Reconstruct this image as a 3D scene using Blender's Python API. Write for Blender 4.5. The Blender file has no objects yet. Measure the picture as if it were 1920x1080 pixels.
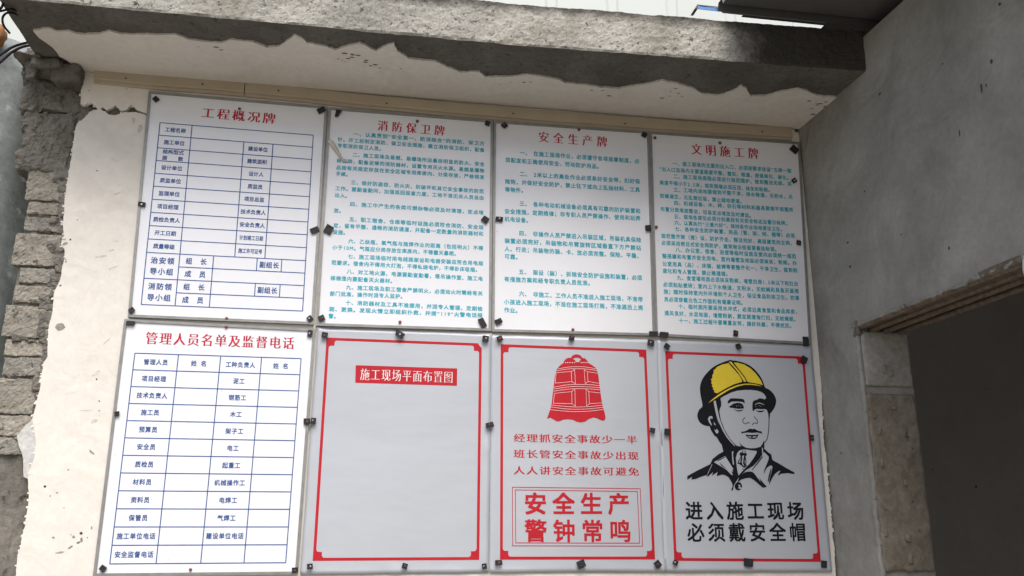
import bpy, bmesh, math, random
import numpy as np
from mathutils import Vector, Matrix, noise
from mathutils.geometry import tessellate_polygon

rnd = random.Random(7)
scene = bpy.context.scene
COL = scene.collection

# ------------------------------------------------------------------ camera
FOC = 1684.9                                   # focal length for a frame 1920 wide
PITCH, YAW, ROLL = 0.2707, 0.1690, 0.0024
CAM = np.array([-0.7729, -3.1507, 1.599])
_cy, _sy, _cp, _sp = math.cos(YAW), math.sin(YAW), math.cos(PITCH), math.sin(PITCH)
F_ = np.array([_sy*_cp, _cy*_cp, _sp])
_r = np.array([_cy, -_sy, 0.0]); _u = np.cross(_r, F_)
R_ = math.cos(ROLL)*_r + math.sin(ROLL)*_u
U_ = -math.sin(ROLL)*_r + math.cos(ROLL)*_u
cd = bpy.data.cameras.new('camera'); cd.sensor_width = 36.0; cd.lens = 36.0*FOC/1920
cd.clip_start = 0.05; cd.clip_end = 500
cam = bpy.data.objects.new('camera', cd); COL.objects.link(cam); scene.camera = cam
m4 = Matrix.Identity(4)
for i in range(3):
    m4[i][0] = R_[i]; m4[i][1] = U_[i]; m4[i][2] = -F_[i]; m4[i][3] = CAM[i]
cam.matrix_world = m4

# ------------------------------------------------------------------ light
SUN_ELEV, SUN_AZ = math.radians(55), math.radians(180)      # azimuth measured from +Y (behind the wall) clockwise
world = bpy.data.worlds.new('World'); scene.world = world; world.use_nodes = True
wn = world.node_tree.nodes; wl = world.node_tree.links
bg = wn['Background']; sky = wn.new('ShaderNodeTexSky'); sky.sky_type = 'NISHITA'; sky.sun_disc = False
sky.sun_elevation = SUN_ELEV; sky.sun_rotation = SUN_AZ; sky.air_density = 1.0; sky.dust_density = 4.0; sky.ozone_density = 1.0
wl.new(sky.outputs[0], bg.inputs[0]); bg.inputs[1].default_value = 0.106
ld = bpy.data.lights.new('sun', 'SUN'); ld.energy = 1.6; ld.angle = math.radians(40); ld.color = (1.0, 0.985, 0.96)
sun = bpy.data.objects.new('sun', ld); COL.objects.link(sun)
sd = Vector((math.sin(SUN_AZ)*math.cos(SUN_ELEV), math.cos(SUN_AZ)*math.cos(SUN_ELEV), math.sin(SUN_ELEV)))
sun.rotation_euler = sd.to_track_quat('Z', 'Y').to_euler()
vs = scene.view_settings
vs.view_transform = 'Standard'; vs.look = 'None'; vs.gamma = 1.0; vs.use_curve_mapping = False
vs.exposure = 0.94

# ------------------------------------------------------------------ rays from the survey of the site
def ray(x, y):
    return F_ + R_*((x-960)/FOC) - U_*((y-540)/FOC)
def W(x, y, Y=0.0):                            # point on the upright plane y = Y
    d = ray(x, y); return CAM + d*((Y-CAM[1])/d[1])
def HZ(x, y, z):                               # point on the level plane
    d = ray(x, y); return CAM + d*((z-CAM[2])/d[2])
RWN = np.array([1, .04, 0.0]); RWP = np.array([.968, 0, 0])
def RW(x, y, off=0.0):                         # point on the face of the side wall
    d = ray(x, y); t = ((RWP-CAM) @ RWN - off)/(d @ RWN); return CAM + d*t
def rwx(y): return .968 - .04*y

# ------------------------------------------------------------------ materials
def new_mat(name):
    m = bpy.data.materials.new(name); m.use_nodes = True
    return m, m.node_tree.nodes, m.node_tree.links, m.node_tree.nodes['Principled BSDF']
def ramp(nt, l, src, stops):
    r = nt.new('ShaderNodeValToRGB'); l.new(src, r.inputs[0])
    el = r.color_ramp.elements
    el[0].position, el[0].color = stops[0][0], (*stops[0][1], 1)
    el[1].position, el[1].color = stops[-1][0], (*stops[-1][1], 1)
    for p, c in stops[1:-1]:
        e = el.new(p); e.color = (*c, 1)
    return r.outputs[0]
def noise_tex(nt, l, co, scale, detail=6, rough=.6, dist=0.0):
    n = nt.new('ShaderNodeTexNoise'); n.inputs['Scale'].default_value = scale; n.inputs['Detail'].default_value = detail
    n.inputs['Roughness'].default_value = rough; n.inputs['Distortion'].default_value = dist
    l.new(co, n.inputs['Vector']); return n.outputs[0]
def mixc(nt, l, a, b, fac, mode='MIX'):
    m = nt.new('ShaderNodeMix'); m.data_type = 'RGBA'; m.blend_type = mode
    for s, v in ((m.inputs[6], a), (m.inputs[7], b), (m.inputs[0], fac)):
        if isinstance(v, (int, float)): s.default_value = v
        elif isinstance(v, tuple): s.default_value = (*v, 1)
        else: l.new(v, s)
    return m.outputs[2]
def mortar_mat(name, c0, c1, spots=None, scale=3.0, fine=60, bump=.5, dist=.004, rough=.92, patch=None, patch_scale=1.6, pitlo=.62, grain=.25, bump2=None):
    """cement, plaster, stone: two tones in clouds, fine grain, dark pits, an optional stain colour in patches"""
    m, nt, l, b = new_mat(name)
    tc = nt.new('ShaderNodeTexCoord'); co = tc.outputs['Object']
    n1 = noise_tex(nt, l, co, scale, 8, .62, .3)
    col = ramp(nt, l, n1, [(.32, c0), (.68, c1)])
    n2 = noise_tex(nt, l, co, fine, 4, .7)
    g = ramp(nt, l, n2, [(.3, (1-grain,)*3), (.7, (1+grain*.85,)*3)])
    col = mixc(nt, l, col, g, 1.0, 'MULTIPLY')
    if spots:
        n3 = noise_tex(nt, l, co, fine*.55, 3, .55)
        f = ramp(nt, l, n3, [(pitlo, (0, 0, 0)), (pitlo+.09, (1, 1, 1))])
        col = mixc(nt, l, col, spots, f)
    if patch:
        n4 = noise_tex(nt, l, co, patch_scale, 9, .68, .5)
        f = ramp(nt, l, n4, [(.54, (0, 0, 0)), (.70, (.8, .8, .8))])
        col = mixc(nt, l, col, patch, f)
    l.new(col, b.inputs['Base Color'])
    b.inputs['Roughness'].default_value = rough; b.inputs['Specular IOR Level'].default_value = .25
    nb = noise_tex(nt, l, co, fine*.7, 8, .72)
    bp = nt.new('ShaderNodeBump'); bp.inputs['Strength'].default_value = bump; bp.inputs['Distance'].default_value = dist
    if bump2:
        n5 = noise_tex(nt, l, co, bump2[0], 3, .5, .6); b2 = nt.new('ShaderNodeBump'); b2.inputs['Strength'].default_value = .8; b2.inputs['Distance'].default_value = bump2[1]
        l.new(n5, b2.inputs['Height']); l.new(b2.outputs[0], bp.inputs['Normal'])
    l.new(nb, bp.inputs['Height']); l.new(bp.outputs[0], b.inputs['Normal'])
    return m
def plain(name, c, rough=.5, metal=0.0, spec=.5, var=.12, scale=14, bump=0.0, coat=0.0, dirt=None, bscale=None, bdist=.002, bstretch=None):
    m, nt, l, b = new_mat(name)
    tc = nt.new('ShaderNodeTexCoord'); co = tc.outputs['Object']
    n = noise_tex(nt, l, co, scale, 6, .6)
    lo = tuple(x*(1-var) for x in c); hi = tuple(min(1, x*(1+var)) for x in c)
    col = ramp(nt, l, n, [(.3, lo), (.7, hi)])
    if dirt:
        n2 = noise_tex(nt, l, co, 3.2, 10, .72, .8)
        f = ramp(nt, l, n2, [(.60, (0, 0, 0)), (.80, (dirt[3],)*3)])
        col = mixc(nt, l, col, tuple(dirt[:3]), f)
        n3 = noise_tex(nt, l, co, 70, 2, .5)
        f3 = ramp(nt, l, n3, [(.74, (0, 0, 0)), (.78, (.5,)*3)])
        col = mixc(nt, l, col, (.25, .22, .18), f3)
    l.new(col, b.inputs['Base Color'])
    b.inputs['Roughness'].default_value = rough; b.inputs['Metallic'].default_value = metal
    b.inputs['Specular IOR Level'].default_value = spec; b.inputs['Coat Weight'].default_value = coat
    if bump:
        if bstretch:
            mp = nt.new('ShaderNodeMapping'); mp.inputs['Scale'].default_value = bstretch; l.new(co, mp.inputs['Vector']); co = mp.outputs[0]
        nb = noise_tex(nt, l, co, bscale or scale*2, 4, .6)
        bp = nt.new('ShaderNodeBump'); bp.inputs['Strength'].default_value = bump; bp.inputs['Distance'].default_value = bdist
        l.new(nb, bp.inputs['Height']); l.new(bp.outputs[0], b.inputs['Normal'])
    return m

M = {}
M['plaster'] = mortar_mat('cream_plaster', (.665, .63, .565), (.71, .675, .615), (.45, .40, .33), 2.0, 38, .22, .002, patch=(.59, .55, .48), patch_scale=3.0, pitlo=.76, grain=.06, bump2=(7, .010))
M['undercoat'] = mortar_mat('grey_undercoat', (.47, .46, .44), (.53, .52, .50), None, 4, 60, .3, .002)
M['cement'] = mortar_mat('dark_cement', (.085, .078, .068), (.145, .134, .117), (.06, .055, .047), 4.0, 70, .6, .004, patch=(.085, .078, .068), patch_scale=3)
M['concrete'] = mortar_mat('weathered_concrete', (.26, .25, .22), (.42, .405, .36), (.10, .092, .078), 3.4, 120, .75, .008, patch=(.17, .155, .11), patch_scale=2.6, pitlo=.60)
def add_mould_and_shade(m):
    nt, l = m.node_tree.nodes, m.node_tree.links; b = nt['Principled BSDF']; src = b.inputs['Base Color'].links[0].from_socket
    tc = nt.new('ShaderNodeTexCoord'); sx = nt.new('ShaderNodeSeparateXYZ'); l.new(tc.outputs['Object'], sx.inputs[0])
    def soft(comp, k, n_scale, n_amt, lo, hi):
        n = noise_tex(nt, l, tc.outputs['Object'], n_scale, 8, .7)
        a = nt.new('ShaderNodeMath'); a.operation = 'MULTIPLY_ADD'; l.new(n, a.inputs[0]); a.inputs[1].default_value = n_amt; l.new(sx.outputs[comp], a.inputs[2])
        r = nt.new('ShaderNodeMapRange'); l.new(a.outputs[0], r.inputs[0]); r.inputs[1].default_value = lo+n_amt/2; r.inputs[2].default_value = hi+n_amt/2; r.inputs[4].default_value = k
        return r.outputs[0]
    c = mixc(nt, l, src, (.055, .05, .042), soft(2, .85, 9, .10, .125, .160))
    c = mixc(nt, l, c, (.05, .045, .037), soft(0, .97, 7, .30, .84, 1.02))  # right end: mould stain, with the roof sheet's shade painted into the colour
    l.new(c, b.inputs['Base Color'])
add_mould_and_shade(M['concrete'])
M['block'] = mortar_mat('block_stone', (.25, .23, .19), (.37, .345, .29), (.12, .11, .09), 8.0, 75, 1.0, .009, patch=(.15, .14, .12), patch_scale=7, pitlo=.60)
M['block_tan'] = mortar_mat('block_tan', (.255, .232, .188), (.37, .342, .285), (.13, .115, .09), 9.0, 75, 1.0, .009, patch=(.19, .17, .135), patch_scale=8, pitlo=.60)
M['block_grey'] = mortar_mat('block_grey', (.225, .212, .183), (.335, .318, .275), (.10, .097, .085), 8.0, 75, 1.0, .009, patch=(.13, .125, .11), patch_scale=7, pitlo=.60)
M['mortar'] = mortar_mat('old_mortar', (.13, .122, .105), (.225, .21, .18), (.06, .055, .048), 6.0, 45, 1.0, .01, patch=(.10, .093, .08), patch_scale=5)
M['render'] = mortar_mat('cement_render', (.20, .194, .172), (.33, .32, .288), (.12, .115, .10), 2.6, 55, .22, .002, patch=(.165, .158, .14), patch_scale=1.5, pitlo=.75, grain=.10, bump2=(5, .03))
M['jamb'] = mortar_mat('jamb_block', (.155, .132, .10), (.245, .218, .172), (.08, .07, .055), 9.0, 40, .9, .006, patch=(.17, .155, .13), patch_scale=6, pitlo=.66)
M['jamb_pale'] = mortar_mat('jamb_block_pale', (.27, .26, .23), (.33, .32, .29), (.17, .16, .14), 5.0, 40, .6, .004, pitlo=.7)
M['room'] = mortar_mat('room_plaster', (.26, .252, .238), (.32, .312, .296), (.12, .115, .1), 1.5, 30, .12, .0015, pitlo=.80, grain=.05)
M['rod'] = plain('rusty_steel', (.15, .122, .092), .85, .2, .3, .35, 60, .5)
M['trim'] = plain('yellowed_plastic', (.43, .36, .265), .45, 0, .4, .06, 9, dirt=(.36, .30, .21, .5))
M['alu'] = plain('dull_aluminium', (.25, .25, .24), .45, .4, .5, .14, 30, .25)
M['panel'] = plain('white_laminate', (.72, .73, .755), .18, 0, .5, .02, 5, .15, bscale=3, bdist=.006, dirt=(.60, .57, .52, .5))
M['paper'] = plain('silver_paper', (.43, .452, .49), .38, .12, .5, .03, 2.0, .35, bscale=1.6, bdist=.02, bstretch=(.7, 1, 1.7))
M['red'] = plain('red_print', (.43, .014, .024), .45, 0, .2, .08, 20)
M['title'] = plain('crimson_print', (.45, .018, .045), .45, 0, .2, .10, 20)
M['teal'] = plain('teal_print', (.02, .36, .46), .45, 0, .2, .10, 20)
M['blue'] = plain('blue_print', (.03, .085, .27), .45, 0, .2, .10, 20)
M['black'] = plain('black_print', (.010, .010, .013), .5, 0, .12, .1, 20)
M['yellow'] = plain('yellow_print', (.66, .50, .035), .38, 0, .4, .06, 20)
M['white'] = plain('pale_print', (.72, .66, .67), .4, 0, .4, .03, 20)
M['rubber'] = plain('black_rubber', (.016, .016, .018), .6, 0, .35, .3, 80, .3)
M['nail_red'] = plain('red_brown_nail', (.20, .05, .035), .4, .3, .5, .3, 90)
M['nail_steel'] = plain('steel_nail', (.55, .52, .48), .3, .9, .5, .2, 90)
M['cable'] = plain('black_cable', (.018, .014, .016), .7, 0, .15, .2, 40)
M['galv'] = mortar_mat('galvanised_steel', (.15, .17, .165), (.25, .272, .265), (.40, .42, .40), 5.0, 30, .2, .002, rough=.75, patch=(.19, .205, .20), patch_scale=4)
M['rust'] = mortar_mat('orange_rust', (.30, .12, .04), (.42, .22, .10), (.15, .05, .02), 14, 60, .6, .004)
M['sheet'] = plain('grey_steel_sheet', (.12, .12, .115), .8, 0, .15, .12, 4)
M['bluepaint'] = plain('blue_paint_worn', (.06, .20, .50), .4, 0, .5, .2, 30, dirt=(.75, .78, .80, 1.0))
M['whitewall'] = plain('white_steel_cladding', (.50, .53, .50), .5, 0, .4, .015, 2)
M['ground'] = mortar_mat('dusty_concrete', (.21, .19, .16), (.28, .26, .225), (.18, .16, .14), .8, 20, .4, .01)
M['film'] = plain('curled_film', (.56, .50, .42), .3, 0, .5, .12, 20)
M['scuff'] = mortar_mat('scuffed_plaster', (.53, .49, .42), (.60, .56, .49), None, 30, 60, .3, .002)
M['hole'] = plain('dark_pit', (.06, .05, .045), .9, 0, .2, .3, 90)
M['chip'] = mortar_mat('chipped_cement', (.22, .21, .19), (.36, .35, .32), (.10, .1, .09), 20, 90, .8, .004)

# ------------------------------------------------------------------ mesh helpers
class MB:
    def __init__(s): s.v = []; s.f = []; s.mi = []
    def add(s, vs, fs, mi=0):
        o = len(s.v); s.v.extend([tuple(map(float, p)) for p in vs])
        s.f.extend([tuple(i+o for i in f) for f in fs]); s.mi.extend([mi]*len(fs)); return s
    def box(s, x0, x1, y0, y1, z0, z1, mi=0):
        v = [(x, y, z) for x in (x0, x1) for y in (y0, y1) for z in (z0, z1)]
        f = [(0, 1, 3, 2), (4, 6, 7, 5), (0, 4, 5, 1), (2, 3, 7, 6), (0, 2, 6, 4), (1, 5, 7, 3)]
        return s.add(v, f, mi)
    def build(s, name, mats, parent=None, smooth=False, origin=None, recalc=True):
        me = bpy.data.meshes.new(name)
        off = np.array(parent_origin(parent)) if parent is not None else (np.array(origin) if origin is not None else np.zeros(3))
        vv = np.array(s.v) - off
        me.from_pydata(vv.tolist(), [], s.f)
        if not isinstance(mats, (list, tuple)): mats = [mats]
        for m in mats: me.materials.append(m)
        me.polygons.foreach_set('material_index', s.mi)
        if recalc:
            bm = bmesh.new(); bm.from_mesh(me); bmesh.ops.recalc_face_normals(bm, faces=bm.faces); bm.to_mesh(me); bm.free()
        if smooth: me.polygons.foreach_set('use_smooth', [True]*len(me.polygons))
        me.update()
        o = bpy.data.objects.new(name, me); COL.objects.link(o)
        if parent is not None: o.parent = parent
        elif origin is not None: o.location = tuple(origin)
        return o
ORIG = {}
def parent_origin(p):
    while p.parent is not None: p = p.parent
    return ORIG.get(p.name, tuple(p.location))
def thing(name, label, cat, loc=(0, 0, 0), group=None):
    o = bpy.data.objects.new(name, None); COL.objects.link(o); o.empty_display_size = .05
    o.location = tuple(map(float, loc)); ORIG[o.name] = tuple(map(float, loc))
    return tag(o, label, cat, group)
def tag(o, label, cat, group=None):
    o['label'] = label; o['category'] = cat
    if group: o['group'] = group
    return o

def tess(loops):
    """triangles for a polygon with holes; loops are lists of (a, b)"""
    pts = [p for lp in loops for p in lp]
    tris = tessellate_polygon([[Vector((p[0], p[1], 0)) for p in lp] for lp in loops])
    return pts, [tuple(t) for t in tris]
def ragged(pts, amp, step, seed=0, closed=False, freq=(18, 60)):
    """resample a polyline and roughen it with two octaves of noise (world units)"""
    out = []; n = len(pts)
    for i in range(n if closed else n-1):
        a = np.array(pts[i], float); b = np.array(pts[(i+1) % n], float)
        k = max(1, int(np.linalg.norm(b-a)/step))
        for j in range(k): out.append(a+(b-a)*j/k)
    if not closed: out.append(np.array(pts[-1], float))
    res = []
    for i, p in enumerate(out):
        q = Vector((p[0], p[1], p[2] if len(p) > 2 else 0))
        d = np.array(noise.noise_vector(q*freq[0]+Vector((seed, 0, 0))))*amp + np.array(noise.noise_vector(q*freq[1]+Vector((0, seed, 0))))*amp*.7 + np.array(noise.noise_vector(q*freq[1]*3.3+Vector((seed, seed, 0))))*amp*.4
        res.append(p + d[:len(p)])
    return res
def slab_poly(mb, loop, axis, a, b, mi=0):
    """extrude a loop of 2-D points between two planes; axis 'y' -> (x, z) loop, axis 'z' -> (x, y) loop, 'x' -> (y, z) loop"""
    pts, tris = tess([loop]); n = len(pts)
    def at(p, t):
        if axis == 'y': return (p[0], t, p[1])
        if axis == 'z': return (p[0], p[1], t)
        return (t, p[0], p[1])
    v = [at(p, a) for p in pts]+[at(p, b) for p in pts]
    f = list(tris)+[tuple(i+n for i in reversed(t)) for t in tris]
    f += [(i, (i+1) % n, (i+1) % n+n, i+n) for i in range(n)]
    mb.add(v, f, mi)
def rough_box(mb, x0, x1, y0, y1, z0, z1, step=.015, amp=.006, freq=14, seed=0, mi=0, rnd_corner=.008, fine=.28):
    nx, ny, nz = [max(1, min(60, int(round((b-a)/step)))) for a, b in ((x0, x1), (y0, y1), (z0, z1))]
    idx = {}; V = []
    c = np.array([(x0+x1)/2, (y0+y1)/2, (z0+z1)/2]); h = np.array([(x1-x0)/2, (y1-y0)/2, (z1-z0)/2])
    def g(i, j, k):
        if (i, j, k) in idx: return idx[(i, j, k)]
        p = np.array([x0+(x1-x0)*i/nx, y0+(y1-y0)*j/ny, z0+(z1-z0)*k/nz])
        d = p-c; ins = np.clip(np.abs(d)-(h-rnd_corner), 0, None)
        L = np.linalg.norm(ins)
        if L > rnd_corner: p = c+np.sign(d)*(np.minimum(np.abs(d), h-rnd_corner)+ins*rnd_corner/L)
        q = Vector(p)
        p = p + np.array(noise.noise_vector(q*freq+Vector((seed*3.1, 0, seed))))*amp + np.array(noise.noise_vector(q*freq*2.7+Vector((0, seed, 0))))*amp*.5 + np.array(noise.noise_vector(q*freq*7+Vector((0, 0, seed))))*amp*fine
        idx[(i, j, k)] = len(V); V.append(p); return idx[(i, j, k)]
    Fs = []
    for i in range(nx):
        for j in range(ny):
            Fs.append((g(i, j, 0), g(i, j+1, 0), g(i+1, j+1, 0), g(i+1, j, 0))); Fs.append((g(i, j, nz), g(i+1, j, nz), g(i+1, j+1, nz), g(i, j+1, nz)))
    for i in range(nx):
        for k in range(nz):
            Fs.append((g(i, 0, k), g(i+1, 0, k), g(i+1, 0, k+1), g(i, 0, k+1))); Fs.append((g(i, ny, k), g(i, ny, k+1), g(i+1, ny, k+1), g(i+1, ny, k)))
    for j in range(ny):
        for k in range(nz):
            Fs.append((g(0, j, k), g(0, j, k+1), g(0, j+1, k+1), g(0, j+1, k))); Fs.append((g(nx, j, k), g(nx, j+1, k), g(nx, j+1, k+1), g(nx, j, k+1)))
    mb.add(V, Fs, mi)
def tube(mb, pts, r, n=10, ribs=None, mi=0):
    P = [np.array(p, float) for p in pts]; V = []; Fs = []
    for i, p in enumerate(P):
        t = P[min(i+1, len(P)-1)]-P[max(i-1, 0)]; t /= np.linalg.norm(t)
        a = np.cross(t, [0, 0, 1.0]) if abs(t[2]) < .9 else np.cross(t, [0, 1.0, 0]); a /= np.linalg.norm(a); b = np.cross(t, a)
        rr = r if ribs is None else r*(1+(ribs if i % 2 else 0))
        V += [p+rr*(math.cos(2*math.pi*k/n)*a+math.sin(2*math.pi*k/n)*b) for k in range(n)]
    for i in range(len(P)-1):
        for k in range(n): Fs.append((i*n+k, i*n+(k+1) % n, (i+1)*n+(k+1) % n, (i+1)*n+k))
    Fs.append(tuple(range(n))); Fs.append(tuple(reversed(range((len(P)-1)*n, len(P)*n))))
    mb.add(V, Fs, mi)
def spline(pts, k=8):
    P = [np.array(p, float) for p in pts]; P = [2*P[0]-P[1]]+P+[2*P[-1]-P[-2]]; out = []
    for i in range(1, len(P)-2):
        for j in range(k):
            t = j/k; a, b, c, d = P[i-1:i+3]
            out.append(.5*((2*b)+(c-a)*t+(2*a-5*b+4*c-d)*t*t+(3*b-a-3*c+d)*t**3))
    out.append(P[-2]); return out

# ------------------------------------------------------------------ flat print on boards
_gl = {}
_fc = bpy.data.curves.new('lettering', 'FONT'); _fc.resolution_u = 2
_fo = bpy.data.objects.new('lettering', _fc); COL.objects.link(_fo)
def glyph(ch, off):
    k = (ch, off)
    if k not in _gl:
        _fc.offset = off; _fc.body = ch
        bpy.context.view_layer.update()
        dg = bpy.context.evaluated_depsgraph_get(); ob = _fo.evaluated_get(dg); me = ob.to_mesh()
        v = np.array([(p.co.x, p.co.y) for p in me.vertices]).reshape(-1, 2); f = [tuple(p.vertices) for p in me.polygons]
        ob.to_mesh_clear(); _gl[k] = (v, f)
    return _gl[k]
def adv(ch):
    if ch == ' ': return .5
    if ch in '“”': return .55
    if ch == 'M': return .85
    return .6 if ord(ch) < 128 else 1.0
def stamp(mb, ch, c, ux, em_w, em_h, Y, off, song=0.0, width=1.0):
    """one character centred at c=(x,z); ux = unit direction along the line"""
    bold = max(0.0, off); v, f = glyph(ch, min(off, 0.0))
    if not len(v): return
    uz = np.array([-ux[1], ux[0]])
    cx = width/2 if width == 1.0 else (v[:, 0].min()+v[:, 0].max())/2
    if song: reps = [(song*(k/4.0-.5)*2, 0.0) for k in range(5)]
    elif bold: reps = [(bold*x, bold*z) for x, z in ((-1, -1), (1, -1), (-1, 1), (1, 1))]+([(0, 1.3*bold), (0, -1.3*bold), (1.3*bold, 0), (-1.3*bold, 0)] if bold > .025 else [])
    else: reps = [(0.0, 0.0)]
    for n, (dx, dz) in enumerate(reps):
        a = (v[:, 0]-cx+dx)*em_w; b = (v[:, 1]-.38+dz)*em_h
        P = np.array(c)[None, :]+a[:, None]*ux[None, :]+b[:, None]*uz[None, :]
        y = Y-.00003*n
        mb.add([(p[0], y, p[1]) for p in P], f)
def p2(x, y, Y=0.0):
    w = W(x, y, Y); return np.array([w[0], w[2]])
def pxm(x, y):
    return 1.0/np.linalg.norm(W(x+1, y)-W(x, y))         # pixels per metre there
def text_span(mb, s, a, b, h_px, Y, off, song=0.0, fill=.93):
    """a, b: middle of the left edge of the first and right edge of the last character"""
    A = p2(*a); B = p2(*b); d = B-A; L = np.linalg.norm(d); ux = d/L
    tot = sum(adv(c) for c in s); k = L/tot; x = 0.0
    h = h_px/pxm(*a)
    for c in s:
        w = adv(c); stamp(mb, c, A+ux*(x+w/2)*k, ux, k*fill, h, Y, off, song, 1.0 if w == 1.0 else w); x += w
def text_centres(mb, s, a, b, w_px, h_px, Y, off, song=0.0):
    A = p2(*a); B = p2(*b); n = len(s); d = B-A; ux = d/np.linalg.norm(d) if n > 1 else np.array([1.0, 0])
    k = 1.0/pxm(*a)
    for i, c in enumerate(s):
        if c != ' ': stamp(mb, c, A+d*i/max(1, n-1), ux, w_px*k, h_px*k, Y, off, song)
def flat_poly(mb, pts, Y, mi=0, holes=()):
    loops = [[tuple(p) for p in pts]]+[[tuple(p) for p in h] for h in holes]
    P, T = tess(loops); mb.add([(p[0], Y, p[1]) for p in P], T, mi)
def flat_stroke(mb, pts, w, Y, mi=0, closed=False):
    """w: one width or a list; pts in (x,z)"""
    P = [np.array(p, float) for p in pts]; n = len(P); L = []; Rr = []
    for i in range(n):
        if closed: a, b = P[i-1], P[(i+1) % n]
        else: a, b = P[max(i-1, 0)], P[min(i+1, n-1)]
        t1 = P[i]-a; t2 = b-P[i]
        t1 = t1/np.linalg.norm(t1) if np.linalg.norm(t1) > 1e-9 else t2/np.linalg.norm(t2)
        t2 = t2/np.linalg.norm(t2) if np.linalg.norm(t2) > 1e-9 else t1
        n1 = np.array([-t1[1], t1[0]]); n2 = np.array([-t2[1], t2[0]]); m = n1+n2; m /= np.linalg.norm(m)
        ww = (w[i] if isinstance(w, (list, tuple)) else w)/2/max(.5, m @ n1)
        L.append(P[i]+m*ww); Rr.append(P[i]-m*ww)
    V = [(p[0], Y, p[1]) for p in L+Rr]
    Fs = [(i, (i+1) % n, (i+1) % n+n, i+n) for i in range(n if closed else n-1)]
    mb.add(V, Fs, mi)
def smooth2(pts, closed=True, k=3):
    P = [np.array(p, float) for p in pts]; n = len(P); out = []
    for i in range(n):
        a, b, c, d = P[i-1], P[i], P[(i+1) % n], P[(i+2) % n]
        for j in range(k):
            t = j/k; out.append(.5*((2*b)+(c-a)*t+(2*a-5*b+4*c-d)*t*t+(3*b-a-3*c+d)*t**3))
    return out

# ================================================================== the setting
g = MB(); g.box(-60, 60, -60, 60, -.3, 0)
o = g.build('ground', M['ground']); o['kind'] = 'structure'

PY = .010                                       # face of the cream plaster
MY = .024                                       # face of the bare masonry
ZS = 3.228                                      # soffit (underside of the painted slab)
ZT = 3.395                                      # top of the slab

# ---- the plastered wall with its broken left end
wall = thing('plastered_wall', 'cream plastered wall carrying the notice boards, broken to bare blocks at one end', 'wall', (-.4, .1, 0))
core = MB(); core.box(-1.925, 1.10, .05, .27, 0, ZS-.002)
core.box(-1.74, 1.10, MY+.004, .0499, 0, ZS-.003)
core.build('wall_core', M['mortar'], wall)
left = [(145, 126), (152, 146), (157, 157), (152, 169), (151, 196), (161, 196), (169, 190), (180, 200), (184, 205), (194, 201), (200, 206), (207, 203), (216, 197), (228, 208), (237, 206), (247, 195), (258, 206), (276, 213),
        (276, 217), (258, 211), (234, 210), (221, 214), (207, 218), (198, 209), (187, 205), (178, 206), (168, 209), (160, 219), (145, 231), (142, 240), (138, 262), (135, 285), (131, 312), (128, 332), (124, 352), (121, 376), (120, 398), (118, 424), (121, 440),
        (121, 452), (114, 457), (116, 462), (121, 466), (122, 484), (117, 500), (114, 520), (108, 536), (102, 548), (100, 566), (97, 592), (92, 612), (90, 634), (89, 656), (89, 668), (82, 680), (79, 694), (77, 712), (75, 730), (70, 745),
        (66, 766), (60, 786), (63, 800), (66, 830), (64, 860), (55, 884), (52, 899), (54, 925), (53, 948), (50, 965), (47, 988), (42, 1003), (38, 1024), (33, 1042), (31, 1060), (29, 1090)]
mas = MB(); mor = MB()
rows = [(48, 313, 118, 378), (50, 379, 120, 404), (43, 406, 119, 435), (24, 437, 118, 500), (35, 502, 113, 532), (24, 535, 105, 569),
        (6, 573, 96, 634), (7, 636, 93, 668), (4, 670, 85, 706), (-14, 709, 78, 776), (-25, 779, 66, 818), (-26, 821, 60, 852)]
for i, (a, b, c, d) in enumerate(rows):
    p = W(a, b, MY); q = W(c, d, MY); pl = W(a, d, MY)
    x0 = (p[0]+pl[0])/2; fy = rnd.uniform(-.006, .003)
    rough_box(mas, x0+.003, -1.70, MY+fy, .26, q[2]-.001, p[2]+.001, .0065, .0036, 30, i+1, (0, 1, 2, 0, 2, 1, 0, 1, 2, 0, 1, 2)[i], .003, .8)
for i, (a, b) in enumerate([(854, 912), (913, 962), (963, 1010), (1011, 1090)]):
    p = W(-35, a, MY); q = W(70, b, MY)
    rough_box(mas, -1.98, -1.70, MY+.026, .26, q[2]-.001, p[2]+.001, .008, .004, 28, 30+i, (2, 0, 1, 0)[i], .003, .8)
rough_box(mas, -1.98, -1.70, MY+.028, .26, 0, W(0, 1093, MY)[2], .04, .006, 14, 44, 0, .01)
rough_box(mor, -1.945, -1.72, MY+.007, .25, .4, W(0, 312, MY)[2], .010, .009, 20, 47, 0, .01)
rough_box(mor, W(40, 150, MY)[0], -1.812, MY-.002, .26, W(0, 199, MY)[2], W(0, 80, MY)[2], .007, .015, 11, 51, 0, .012, .5)
rough_box(mor, W(36, 260, MY)[0], -1.825, MY-.002, .26, W(0, 316, MY)[2], W(0, 204, MY)[2], .007, .014, 12, 53, 0, .012, .5)
rough_box(mor, -1.86, -1.70, MY+.008, .26, W(0, 330, MY)[2], ZS-.002, .01, .003, 30, 55, 0, .004)
for i in range(26):
    y = rnd.uniform(320, 1070); x = np.interp(y, [320, 600, 850, 1080], [112, 88, 40, 24])-rnd.uniform(6, 60)
    c = W(x, y, MY+(.026 if y > 855 else 0)); a, b_ = rnd.uniform(.012, .035), rnd.uniform(.006, .016)
    rough_box(mor, c[0]-a, c[0]+a, c[1]-.006+rnd.uniform(0, .003), c[1]+.04, c[2]-b_, c[2]+b_, .006, .010, 24, 200+i, 0, .008, .5)
ey = [y for x, y in left[31:]]; ex = [x for x, y in left[31:]]; y = 318; i = 0
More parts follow.
